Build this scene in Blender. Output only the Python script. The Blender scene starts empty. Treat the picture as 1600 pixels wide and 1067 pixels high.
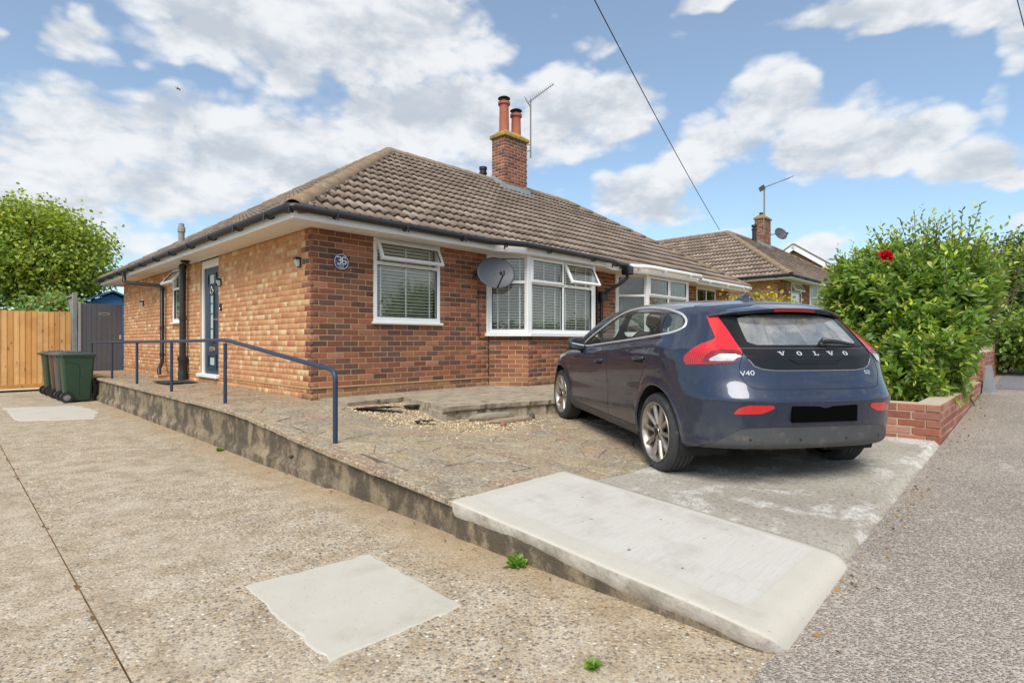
import bpy, bmesh, math, random
import numpy as np
from mathutils import Vector, Matrix
random.seed(7); rng = np.random.default_rng(7)
S = bpy.context.scene
COL = S.collection
R = math.radians
# ---------------------------------------------------------------- camera, sky, sun, exposure
cam_d = bpy.data.cameras.new('camera'); cam = bpy.data.objects.new('camera', cam_d); COL.objects.link(cam)
CAMZ = 1.15
cam.location = (0, 0, CAMZ); cam.rotation_euler = (R(90), 0, 0)
cam_d.sensor_width = 36; cam_d.lens = 865/1600*36; cam_d.clip_end = 3000; cam_d.clip_start = .05
S.camera = cam
S.view_settings.view_transform = 'Standard'; S.view_settings.look = 'None'
S.view_settings.exposure = 0.78; S.view_settings.gamma = 1.0
SUN_AZ, SUN_EL = R(192), R(48)          # direction the light comes from (clockwise from +Y)
sun_d = bpy.data.lights.new('sun', 'SUN'); sun = bpy.data.objects.new('sun', sun_d); COL.objects.link(sun)
sun_d.energy = 2.0; sun_d.angle = R(32); sun_d.color = (1, .955, .89)
sdir = Vector((math.sin(SUN_AZ)*math.cos(SUN_EL), math.cos(SUN_AZ)*math.cos(SUN_EL), math.sin(SUN_EL)))
sun.rotation_euler = sdir.to_track_quat('Z', 'Y').to_euler(); sun.location = (0, -10, 20)

class NT:
    """small helper for writing node trees"""
    def __init__(s, nt): s.nt = nt; s.n = nt.nodes; s.l = nt.links
    def node(s, typ, **kw):
        n = s.n.new(typ)
        for k, v in kw.items(): setattr(n, k, v)
        return n
    def put(s, sock, v):
        if isinstance(v, bpy.types.NodeSocket): s.l.new(v, sock)
        elif v is not None: sock.default_value = v
    def math(s, op, a, b=None, c=None, clamp=False):
        n = s.node('ShaderNodeMath', operation=op); n.use_clamp = clamp
        s.put(n.inputs[0], a); s.put(n.inputs[1], b)
        if c is not None: s.put(n.inputs[2], c)
        return n.outputs[0]
    def vmath(s, op, a, b=None):
        n = s.node('ShaderNodeVectorMath', operation=op)
        s.put(n.inputs[0], a); s.put(n.inputs[1], b); return n.outputs[0]
    def mix(s, fac, a, b, blend='MIX'):
        n = s.node('ShaderNodeMix', data_type='RGBA', blend_type=blend)
        s.put(n.inputs[0], fac); s.put(n.inputs[6], a); s.put(n.inputs[7], b); return n.outputs[2]
    def noise(s, vec, scale, detail=4, rough=.55, dist=0, w=None):
        n = s.node('ShaderNodeTexNoise')
        s.put(n.inputs['Vector'], vec); n.inputs['Scale'].default_value = scale; n.inputs['Detail'].default_value = detail
        n.inputs['Roughness'].default_value = rough; n.inputs['Distortion'].default_value = dist
        return n.outputs['Fac']
    def voro(s, vec, scale, feat='F1', out='Distance', rand=1):
        n = s.node('ShaderNodeTexVoronoi', feature=feat); s.put(n.inputs['Vector'], vec)
        n.inputs['Scale'].default_value = scale; n.inputs['Randomness'].default_value = rand
        return n.outputs[out]
    def ramp(s, fac, stops, interp='LINEAR'):
        n = s.node('ShaderNodeValToRGB'); n.color_ramp.interpolation = interp
        e = n.color_ramp.elements
        while len(e) < len(stops): e.new(.5)
        for i, (p, c) in enumerate(stops):
            e[i].position = p; e[i].color = tuple(c) + (1,) if len(c) == 3 else c
        s.put(n.inputs[0], fac); return n.outputs[0]
    def smooth(s, x, a, b):
        n = s.node('ShaderNodeMapRange', interpolation_type='SMOOTHSTEP')
        s.put(n.inputs[0], x); n.inputs[1].default_value = a; n.inputs[2].default_value = b
        return n.outputs[0]
    def bump(s, h, strength=.3, dist=.01, normal=None):
        n = s.node('ShaderNodeBump'); n.inputs['Strength'].default_value = strength; n.inputs['Distance'].default_value = dist
        s.put(n.inputs['Height'], h)
        if normal is not None: s.put(n.inputs['Normal'], normal)
        return n.outputs[0]
    def comb(s, x, y, z):
        n = s.node('ShaderNodeCombineXYZ'); s.put(n.inputs[0], x); s.put(n.inputs[1], y); s.put(n.inputs[2], z); return n.outputs[0]
    def sep(s, v):
        n = s.node('ShaderNodeSeparateXYZ'); s.put(n.inputs[0], v); return n.outputs

# clouds: centre azimuth, elevation, half widths (degrees), weight
CLOUDS = [(-37.8, 16.2, 6.2, 3.6, 1), (-28.5, 17.4, 7.7, 3.7, 1), (-40.5, 12.0, 6.1, 2.9, 0.9), (-32.4, 12.8, 8.0, 2.4, 0.8), (-21.5, 17.5, 7.5, 4.5, 0.95), (-13.0, 20.6, 6.9, 4.8, 1), (-17.9, 14.4, 7.2, 3.0, 0.7), (-28.5, 26.6, 6.1, 2.8, 1), (-20.3, 27.2, 9.3, 3.4, 1), (-10.5, 28.8, 8.3, 3.8, 1), (-4.0, 28.6, 4.0, 2.0, 0.8), (-22.6, 24.3, 5.1, 1.8, 0.7), (-5.3, 21.5, 7.2, 4.0, 1), (5.3, 22.1, 5.3, 3.7, 1), (10.5, 21.9, 4.2, 3.1, 1), (0.0, 19.3, 5.3, 2.4, 0.6), (24.8, 20.9, 4.1, 2.9, 1), (27.0, 22.0, 2.1, 1.8, 0.9), (20.9, 18.7, 4.3, 2.8, 1), (29.5, 17.7, 5.5, 2.9, 1), (34.7, 16.3, 4.9, 2.3, 1), (39.0, 14.0, 3.6, 1.4, 1), (41.7, 12.6, 1.8, 0.8, 0.9), (17.9, 17.0, 3.0, 2.0, 0.8), (13.6, 14.1, 4.4, 2.3, 1), (10.8, 14.5, 2.6, 1.7, 0.8), (17.3, 13.2, 2.4, 1.3, 0.6), (20.3, 20.1, 2.3, 1.1, 0.6), (31.5, 27.3, 5.3, 1.3, 1), (36.1, 25.6, 3.9, 1.2, 0.9), (40.5, 24.5, 2.3, 1.3, 0.8), (42.4, 22.0, 1.3, 2.5, 0.8), (19.7, 29.9, 2.9, 0.7, 0.8), (-38.6, 23.4, 2.2, 1.7, 0.9), (-37.3, 25.0, 1.2, 1.0, 0.7), (-39.4, 21.8, 1.6, 0.7, 0.6), (40.9, 17.2, 1.0, 1.2, 0.55), (8.2, 27.7, 1.9, 1.2, 0.45), (19.7, 9.9, 2.9, 0.8, 0.6), (28.5, 8.0, 3.6, 1.3, 0.7), (-36.9, 9.1, 5.1, 1.5, 0.45), (-42.0, 9.2, 2.6, 1.7, 0.6), (42.6, 9.6, 0.9, 0.6, 0.5), (-42.6, 21.9, 0.5, 0.6, 0.5)]
world = bpy.data.worlds.new('World'); S.world = world; world.use_nodes = True
def build_sky():
    g = bpy.data.node_groups.new('cloud_field', 'ShaderNodeTree')
    g.interface.new_socket('Direction', in_out='INPUT', socket_type='NodeSocketVector')
    g.interface.new_socket('Density', in_out='OUTPUT', socket_type='NodeSocketFloat'); g.interface.new_socket('Light', in_out='OUTPUT', socket_type='NodeSocketFloat')
    t = NT(g); gi = t.node('NodeGroupInput'); go = t.node('NodeGroupOutput')
    d = gi.outputs[0]
    wob = t.node('ShaderNodeTexNoise'); t.put(wob.inputs['Vector'], d); wob.inputs['Scale'].default_value = 9; wob.inputs['Detail'].default_value = 2
    dw = t.vmath('ADD', d, t.vmath('SCALE', t.vmath('SUBTRACT', wob.outputs['Color'], (.5, .5, .5)), None))
    # scale of the wobble
    for n in t.n:
        if n.type == 'VECT_MATH' and n.operation == 'SCALE': n.inputs['Scale'].default_value = .06
    x, y, z = t.sep(dw)
    az = t.math('ARCTAN2', x, y); el = t.math('ARCSINE', t.math('MINIMUM', t.math('MAXIMUM', z, -1), 1))
    tot = -.35; ae = t.comb(az, el, 0)
    for a, e, ra, re, w in CLOUDS:
        sx, sy = 1/(R(ra)*1.05), 1/(R(re)*1.1)
        n = t.node('ShaderNodeVectorMath', operation='MULTIPLY_ADD'); t.put(n.inputs[0], ae); n.inputs[1].default_value = (sx, sy, 0); n.inputs[2].default_value = (-R(a)*sx, -R(e)*sy, 0)
        dt = t.node('ShaderNodeVectorMath', operation='DOT_PRODUCT'); t.l.new(n.outputs[0], dt.inputs[0]); t.l.new(n.outputs[0], dt.inputs[1])
        tot = t.math('SMOOTH_MAX', tot, t.math('MULTIPLY_ADD', dt.outputs['Value'], -w, 1.42*w), .3)
    sc = t.vmath('MULTIPLY', d, (1, 1, 1.9))
    big = t.noise(sc, 3.2, 3, .55)
    # elsewhere in the sky the same kind of broken cloud goes on
    out = t.math('MAXIMUM', t.smooth(t.math('ABSOLUTE', az), R(43), R(52)), t.smooth(el, R(30), R(37)))
    gen = t.math('MULTIPLY', t.math('SUBTRACT', big, .46), 9)
    field = t.math('ADD', t.math('MULTIPLY', tot, t.math('SUBTRACT', 1, out)), t.math('MULTIPLY', gen, out))
    fine = t.noise(sc, 9, 6, .62, .25)
    wv = t.vmath('ADD', sc, t.vmath('MULTIPLY', wob.outputs['Color'], (.06, .06, .06)))
    puff = t.math('ADD', t.math('SUBTRACT', .47, t.voro(wv, 15)), t.math('MULTIPLY', t.math('SUBTRACT', .47, t.voro(wv, 38)), .5))
    above = t.noise(t.vmath('ADD', sc, (-.012, -.02, .085)), 9, 4, .62, .25)
    rag = t.math('ADD', t.math('MULTIPLY', t.math('SUBTRACT', fine, .5), 1.75), t.math('MULTIPLY', puff, .95))
    dens = t.math('ADD', field, rag); t.l.new(dens, go.inputs[0])
    t.l.new(t.math('ADD', t.math('MULTIPLY', t.math('SUBTRACT', fine, above), 3.2), t.math('ADD', t.math('MULTIPLY', t.math('SUBTRACT', .9, dens), .28), t.math('MULTIPLY', puff, .7))), go.inputs[1])
    w = NT(world.node_tree); w.n.clear()
    tc = w.node('ShaderNodeTexCoord'); dirn = w.vmath('NORMALIZE', tc.outputs['Generated'])
    sky = w.node('ShaderNodeTexSky', sky_type='NISHITA'); sky.sun_disc = False
    sky.sun_elevation = SUN_EL; sky.sun_rotation = SUN_AZ
    sky.air_density = 1.0; sky.dust_density = .9; sky.ozone_density = 1.6
    def field(v):
        n = w.node('ShaderNodeGroup'); n.node_tree = g; w.put(n.inputs[0], v); return n.outputs
    d0, lit = field(dirn)[:2]
    mask = w.smooth(d0, -.05, .9)
    shade = w.smooth(lit, -.85, .55)                   # thinner above than here: a lit top
    ccol = w.mix(shade, CLOUD_DARK, CLOUD_LIT)
    pale = w.mix(.10, w.mix(1, sky.outputs[0], SKY_TINT, 'MULTIPLY'), (7, 7.4, 7.8, 1))
    c = w.mix(w.math('MULTIPLY', mask, .94), pale, ccol)
    bg = w.node('ShaderNodeBackground'); bg.inputs['Strength'].default_value = .1
    w.l.new(c, bg.inputs['Color'])
    o = w.node('ShaderNodeOutputWorld'); w.l.new(bg.outputs[0], o.inputs[0])
    world.cycles.sampling_method = 'MANUAL'; world.cycles.sample_map_resolution = 512
CLOUD_DARK = (3.35, 3.65, 4.05, 1); CLOUD_LIT = (5.35, 5.42, 5.5, 1); SKY_TINT = (.90, 1.0, 1.0, 1)
build_sky()

# ---------------------------------------------------------------- helpers
def lin(h):
    h = h.lstrip('#'); v = [int(h[i:i+2], 16)/255 for i in (0, 2, 4)]
    return tuple(x/12.92 if x <= .04045 else ((x+.055)/1.055)**2.4 for x in v)
def tag(o, label=None, cat=None, group=None, kind=None):
    if label: o['label'] = label
    if cat: o['category'] = cat
    if group: o['group'] = group
    if kind: o['kind'] = kind
    return o
ANG = R(45.8); CX, CY = -2.527, 6.953     # the bungalow's near corner and the heading of its front wall
CA, SA = math.cos(ANG), math.sin(ANG)
def H(x, y, z=0): return (CX + x*CA - y*SA, CY + x*SA + y*CA, z)
def thing(name, label, cat, loc, rot=None, group=None):
    o = bpy.data.objects.new(name, None); COL.objects.link(o); o.empty_display_size = .1
    o.location = H(*loc); o.rotation_euler = (0, 0, ANG if rot is None else rot)
    return tag(o, label, cat, group)
def link(o, parent=None):
    COL.objects.link(o)
    if parent is not None: o.parent = parent
    return o
def mesh_np(name, V, F, mats=None, smooth=False, col=None, normals=None):
    """V (n,3) array; F list of index tuples, or an int array (m,k)"""
    me = bpy.data.meshes.new(name)
    V = np.asarray(V, dtype=np.float32)
    if isinstance(F, np.ndarray):
        m, k = F.shape
        me.vertices.add(len(V)); me.vertices.foreach_set('co', V.ravel())
        me.loops.add(m*k); me.loops.foreach_set('vertex_index', F.astype(np.int32).ravel())
        me.polygons.add(m); me.polygons.foreach_set('loop_start', np.arange(0, m*k, k, dtype=np.int32))
        me.update(calc_edges=True); me.validate()
    else:
        me.from_pydata([tuple(map(float, v)) for v in V], [], [tuple(map(int, f)) for f in F]); me.update()
    if col is not None:
        a = me.color_attributes.new('Col', 'FLOAT_COLOR', 'POINT')
        c = np.ones((len(V), 4), np.float32); c[:, :3] = np.asarray(col)
        a.data.foreach_set('color', c.ravel())
    if smooth: me.polygons.foreach_set('use_smooth', np.ones(len(me.polygons), bool))
    if mats is not None:
        for m_ in (mats if isinstance(mats, (list, tuple)) else [mats]): me.materials.append(m_)
    if normals is not None: me.normals_split_custom_set_from_vertices([tuple(map(float, n)) for n in normals])
    return me
def ob(name, me, parent=None, loc=(0, 0, 0), rot=(0, 0, 0)):
    o = bpy.data.objects.new(name, me); link(o, parent); o.location = loc; o.rotation_euler = rot; return o

class MB:
    """collects solids into one mesh"""
    def __init__(s): s.V = []; s.F = []; s.C = []; s.M = []; s.c = (1, 1, 1); s.m = 0
    def add(s, V, F, M=None):
        b = len(s.V)
        for v in V:
            s.V.append(tuple(M @ Vector(v)) if M is not None else tuple(v)); s.C.append(s.c)
        for f in F: s.F.append(tuple(i+b for i in f)); s.M.append(s.m)
        return s
    def box(s, x0, x1, y0, y1, z0, z1, M=None):
        V = [(x0,y0,z0),(x1,y0,z0),(x1,y1,z0),(x0,y1,z0),(x0,y0,z1),(x1,y0,z1),(x1,y1,z1),(x0,y1,z1)]
        return s.add(V, [(0,3,2,1),(4,5,6,7),(0,1,5,4),(1,2,6,5),(2,3,7,6),(3,0,4,7)], M)
    def bbox(s, x0, x1, y0, y1, z0, z1, b=.005, M=None):
        """box with chamfered edges"""
        V = []; idx = {}
        X = (x0, x1); Y = (y0, y1); Z = (z0, z1)
        for i in (0,1):
            for j in (0,1):
                for k in (0,1):
                    sx, sy, sz = (1,-1)[i], (1,-1)[j], (1,-1)[k]
                    for ax in range(3):
                        p = [X[i]+sx*b, Y[j]+sy*b, Z[k]+sz*b]; p[ax] = (X[i], Y[j], Z[k])[ax]
                        idx[(i,j,k,ax)] = len(V); V.append(tuple(p))
        F = []
        q = lambda *a: F.append(tuple(idx[t] for t in a))
        q((0,0,0,0),(0,0,1,0),(0,1,1,0),(0,1,0,0)); q((1,0,0,0),(1,1,0,0),(1,1,1,0),(1,0,1,0))
        q((0,0,0,1),(1,0,0,1),(1,0,1,1),(0,0,1,1)); q((0,1,0,1),(0,1,1,1),(1,1,1,1),(1,1,0,1))
        q((0,0,0,2),(0,1,0,2),(1,1,0,2),(1,0,0,2)); q((0,0,1,2),(1,0,1,2),(1,1,1,2),(0,1,1,2))
        for i in (0,1):
            for j in (0,1): q((i,j,0,0),(i,j,1,0),(i,j,1,1),(i,j,0,1))
        for i in (0,1):
            for k in (0,1): q((i,0,k,0),(i,1,k,0),(i,1,k,2),(i,0,k,2))
        for j in (0,1):
            for k in (0,1): q((0,j,k,1),(1,j,k,1),(1,j,k,2),(0,j,k,2))
        for i in (0,1):
            for j in (0,1):
                for k in (0,1): q((i,j,k,0),(i,j,k,1),(i,j,k,2))
        return s.add(V, F, M)
    def tube(s, pts, r, n=10, caps=True, M=None):
        pts = [Vector(p) for p in pts]; rr = r if isinstance(r, (list, tuple)) else [r]*len(pts)
        V = []; F = []; up = None
        for i, p in enumerate(pts):
            t = (pts[min(i+1, len(pts)-1)] - pts[max(i-1, 0)]).normalized()
            if up is None: up = t.orthogonal().normalized()
            u = (up - t*up.dot(t)).normalized(); up = u; w = t.cross(u)
            for k in range(n):
                a = 2*math.pi*k/n; V.append(tuple(p + (u*math.cos(a) + w*math.sin(a))*rr[i]))
        for i in range(len(pts)-1):
            for k in range(n):
                a, b = i*n+k, i*n+(k+1) % n; F.append((a, b, b+n, a+n))
        if caps: F.append(tuple(range(n-1, -1, -1))); F.append(tuple((len(pts)-1)*n+k for k in range(n)))
        return s.add(V, F, M)
    def lathe(s, prof, n=24, M=None, caps=False):
        """prof: (r, z) pairs about the z axis"""
        V = []; F = []
        for r, z in prof:
            for k in range(n): a = 2*math.pi*k/n; V.append((r*math.cos(a), r*math.sin(a), z))
        for i in range(len(prof)-1):
            for k in range(n):
                a, b = i*n+k, i*n+(k+1) % n; F.append((a, b, b+n, a+n))
        if caps: F.append(tuple(range(n-1, -1, -1))); F.append(tuple((len(prof)-1)*n+k for k in range(n)))
        return s.add(V, F, M)
    def prism(s, poly, z0, z1, M=None):
        n = len(poly); V = [(x, y, z0) for x, y in poly] + [(x, y, z1) for x, y in poly]
        F = [tuple(range(n-1, -1, -1)), tuple(range(n, 2*n))] + [(i, (i+1) % n, (i+1) % n+n, i+n) for i in range(n)]
        return s.add(V, F, M)
    def mesh(s, name, mats, smooth=False, col=False):
        me = mesh_np(name, s.V, s.F, mats, smooth, s.C if col else None)
        if any(s.M): me.polygons.foreach_set('material_index', s.M)
        return me
    def build(s, name, mats, parent=None, smooth=False, col=False, loc=(0,0,0), rot=(0,0,0)):
        return ob(name, s.mesh(name, mats, smooth, col), parent, loc, rot)
def autosmooth(o, deg=35):
    me = o.data; me.polygons.foreach_set('use_smooth', np.ones(len(me.polygons), bool))
    bm = bmesh.new(); bm.from_mesh(me)
    for e in bm.edges:
        if len(e.link_faces) == 2 and e.calc_face_angle(0) > R(deg): e.smooth = False
    bm.to_mesh(me); bm.free(); return o
def proj(p):
    """picture position and depth of a world point (used only to pick which repeats show largest)"""
    y = max(p[1], .1); return (800+865*p[0]/y, 533-865*(p[2]-CAMZ)/y, y)

# ---------------------------------------------------------------- materials
def pmat(name, base=(.5,.5,.5), rough=.6, metal=0, var=.12, vs=6, bump=0, bs=60, bd=.004, attr=False, coat=0, spec=.5, spots=None, spot_s=14, spot_t=(.62,.7), spots2=None, rvar=.1, obj=False):
    m = bpy.data.materials.new(name); m.use_nodes = True; t = NT(m.node_tree); t.n.clear()
    o = t.node('ShaderNodeOutputMaterial'); b = t.node('ShaderNodeBsdfPrincipled'); t.l.new(b.outputs[0], o.inputs[0])
    pos = t.node('ShaderNodeTexCoord').outputs['Object'] if obj else t.node('ShaderNodeNewGeometry').outputs['Position']
    if attr: c = t.node('ShaderNodeVertexColor', layer_name='Col').outputs[0]
    else: c = base + (1,)
    if var:
        n = t.noise(pos, vs, 6, .6)
        f = t.math('ADD', t.math('MULTIPLY', t.math('SUBTRACT', n, .5), var*4), 1)
        c = t.mix(1, c, t.comb(f, f, f), 'MULTIPLY')
    if spots:
        n = t.noise(pos, spot_s, 6, .65); c = t.mix(t.smooth(n, *spot_t), c, spots + (1,))
    if spots2:
        col2, s2, t2 = spots2; n = t.noise(t.vmath('ADD', pos, (3.1, 7.7, 1.3)), s2, 6, .65); c = t.mix(t.smooth(n, *t2), c, col2 + (1,))
    t.put(b.inputs['Base Color'], c)
    if rvar: t.put(b.inputs['Roughness'], t.math('ADD', rough, t.math('MULTIPLY', t.math('SUBTRACT', t.noise(pos, vs*3, 4), .5), rvar*2), clamp=True))
    else: b.inputs['Roughness'].default_value = rough
    b.inputs['Metallic'].default_value = metal; b.inputs['Specular IOR Level'].default_value = spec
    b.inputs['Coat Weight'].default_value = coat; b.inputs['Coat Roughness'].default_value = .03
    if bump: t.put(b.inputs['Normal'], t.bump(t.noise(pos, bs, 5, .65), bump, bd))
    return m
def glass_mat(name, tint=(.8,.86,.84), refl=.06, rough=.0, dust_glare=0, k=1.5):
    m = bpy.data.materials.new(name); m.use_nodes = True; t = NT(m.node_tree); t.n.clear()
    o = t.node('ShaderNodeOutputMaterial'); tr = t.node('ShaderNodeBsdfTransparent'); gl = t.node('ShaderNodeBsdfGlossy')
    tr.inputs[0].default_value = tint + (1,); gl.inputs['Roughness'].default_value = rough; gl.inputs[0].default_value = (1, 1, 1, 1)
    ge = t.node('ShaderNodeNewGeometry'); dp = t.node('ShaderNodeVectorMath', operation='DOT_PRODUCT'); t.l.new(ge.outputs['Incoming'], dp.inputs[0]); t.l.new(ge.outputs['Normal'], dp.inputs[1])
    fres = t.math('ADD', .043, t.math('MULTIPLY', t.math('POWER', t.math('SUBTRACT', 1, t.math('ABSOLUTE', dp.outputs['Value']), clamp=True), 5), .95))
    mx = t.node('ShaderNodeMixShader'); t.put(mx.inputs[0], t.math('ADD', t.math('MULTIPLY', fres, k), refl, clamp=True))
    t.l.new(tr.outputs[0], mx.inputs[1]); t.l.new(gl.outputs[0], mx.inputs[2]); t.l.new(mx.outputs[0], o.inputs[0])
    if dust_glare:  # pale diffuse film: dust, with bright sky reflection put into its colour
        df = t.node('ShaderNodeBsdfDiffuse'); df.inputs[0].default_value = (.55, .56, .55, 1); m2 = t.node('ShaderNodeMixShader')
        t.put(m2.inputs[0], t.math('MULTIPLY', t.noise(t.node('ShaderNodeTexCoord').outputs['Object'], 9, 5, .6), dust_glare*2)); t.l.new(mx.outputs[0], m2.inputs[1]); t.l.new(df.outputs[0], m2.inputs[2]); t.l.new(m2.outputs[0], o.inputs[0])
    return m
M = {}
M['brick'] = pmat('brick', attr=True, rough=.85, var=.16, vs=22, bump=.5, bs=160, bd=.003, spec=.25, spots=lin('6a4a3c'), spot_s=9, spot_t=(.70,.9), spots2=(lin('c4ab88'), 31, (.70,.76)))
M['mortar'] = pmat('mortar', lin('c2a273'), .95, var=.12, vs=12, bump=.5, bs=120, spec=.1)
M['mortar_pale'] = pmat('mortar_pale', lin('bfae98'), .95, var=.12, vs=12, bump=.5, bs=120, spec=.1)
M['tile'] = pmat('roof_tile', attr=True, rough=.9, var=.16, vs=5, bump=.5, bs=120, bd=.003, spec=.2, spots=lin('b98a4a'), spot_s=2.6, spot_t=(.645,.74), spots2=(lin('b9b2a4'), 17, (.66,.74)))
M['ridge'] = pmat('ridge_tile', lin('8d7a66'), .9, var=.2, vs=7, bump=.6, bs=80, spec=.2, spots=lin('b8863f'), spot_s=4, spot_t=(.58,.7), spots2=(lin('b6aea2'), 11, (.6,.7)))
M['upvc'] = pmat('white_upvc', lin('eeeeec'), .35, var=.03, vs=3, spec=.5)
M['soffit'] = pmat('white_soffit', lin('e9e4da'), .45, var=.04, vs=2)
M['black'] = pmat('black_plastic', (.02,.02,.022), .38, var=.2, vs=8)
M['black_old'] = pmat('black_painted_pipe', (.022,.022,.024), .42, var=.3, vs=10, spots=(.4,.38,.36), spot_s=26, spot_t=(.70,.74), bump=.2, bs=40)
M['blue_door'] = pmat('blue_door', lin('1f3a4f'), .38, var=.08, vs=9)
M['chrome'] = pmat('chrome', (.75,.75,.76), .14, 1, var=0, rvar=0)
M['glass'] = glass_mat('window_glass', (.90,.93,.92), .02, k=1.3)
M['blind'] = pmat('blind_slat', lin('f0efea'), .5, var=.03)
M['blind_tan'] = pmat('tan_blind', lin('b58a58'), .55, var=.08)
M['room'] = pmat('dark_room_box', lin('4a463f'), .9, var=.05)
M['steel_blue'] = pmat('blue_grey_paint', lin('2b3850'), .45, var=.12, vs=14, bump=.15, bs=90, spots=lin('8a8f96'), spot_s=40, spot_t=(.72,.76))
M['dirt'] = pmat('dirt', lin('a58b66'), .95, var=.2, vs=10, bump=.6, bs=70, spec=.1)
# ---------------------------------------------------------------- ground
def pchip(xs, ys):
    xs = np.array(xs, float); ys = np.array(ys, float); h = np.diff(xs); d = np.diff(ys)/h
    m = np.zeros_like(xs); m[0] = d[0]; m[-1] = d[-1]
    for i in range(1, len(xs)-1):
        if d[i-1]*d[i] > 0:
            w1 = 2*h[i]+h[i-1]; w2 = h[i]+2*h[i-1]; m[i] = (w1+w2)/(w1/d[i-1]+w2/d[i])
    def f(x):
        x = np.clip(x, xs[0], xs[-1]); i = np.clip(np.searchsorted(xs, x)-1, 0, len(xs)-2)
        t = (x-xs[i])/h[i]; t2 = t*t; t3 = t2*t
        return (2*t3-3*t2+1)*ys[i]+(t3-2*t2+t)*h[i]*m[i]+(-2*t3+3*t2)*ys[i+1]+(t3-t2)*h[i]*m[i+1]
    return f
def terr(x):
    """street level: level past the drive, climbing towards the neighbours"""
    x = np.asarray(x, float); return .045*np.clip(.5*(x+1.02+np.sqrt((x+1.02)**2+.04)), 0, 45)
_e = pchip([-6.0,-5.0,-4.17,-2.38,-.5,.5,12], [.03,.12,.20,.30,.42,.43,.43])
_c = pchip([-6.0,-4.45,-3.4,-2.2,-1.2,-.4,.5,12], [.085,.10,.125,.165,.25,.36,.42,.43])
_r = pchip([-6.0,-4.5,-3,-2,-1.2,0,1,12], [.185,.125,.15,.18,.25,.36,.43,.43])
def zyard(x, y):
    x = np.asarray(x, float); y = np.asarray(y, float)
    t = np.clip((x+1.1)/2.0, 0, 1); t = t*t*(3-2*t); a = _e(y)*(1-t)+_c(y)*t
    s = np.clip((x-.9)/2.4, 0, 1); return a*(1-s)+_r(y)*s
def sheet(name, x0, x1, y0, y1, nx, ny, zf, mat, bottom=None):
    gx, gy = np.meshgrid(np.linspace(x0, x1, nx+1), np.linspace(y0, y1, ny+1), indexing='ij')
    V = np.stack([gx.ravel(), gy.ravel(), np.broadcast_to(zf(gx, gy), gx.shape).ravel()], 1)
    i, j = np.meshgrid(np.arange(nx), np.arange(ny), indexing='ij'); a = (i*(ny+1)+j).ravel()
    F = np.stack([a, a+ny+1, a+ny+2, a+1], 1)
    o = ob(name, mesh_np(name, V, F, mat, True)); o.location = H(0, 0, 0); o.rotation_euler = (0, 0, ANG)
    return tag(o, kind='structure')
def vnoise(p, seed=0):
    """cheap smooth noise for shaping surfaces, p (...,k)"""
    p = np.asarray(p, float); r = np.random.default_rng(seed); k = p.shape[-1]; s = 0
    for o in range(5):
        for _ in range(4):
            w = r.normal(size=k)*2**o; s = s + np.sin(p@w + r.uniform(0, 6.3))/2**(o*.8)
    return s/6

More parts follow.
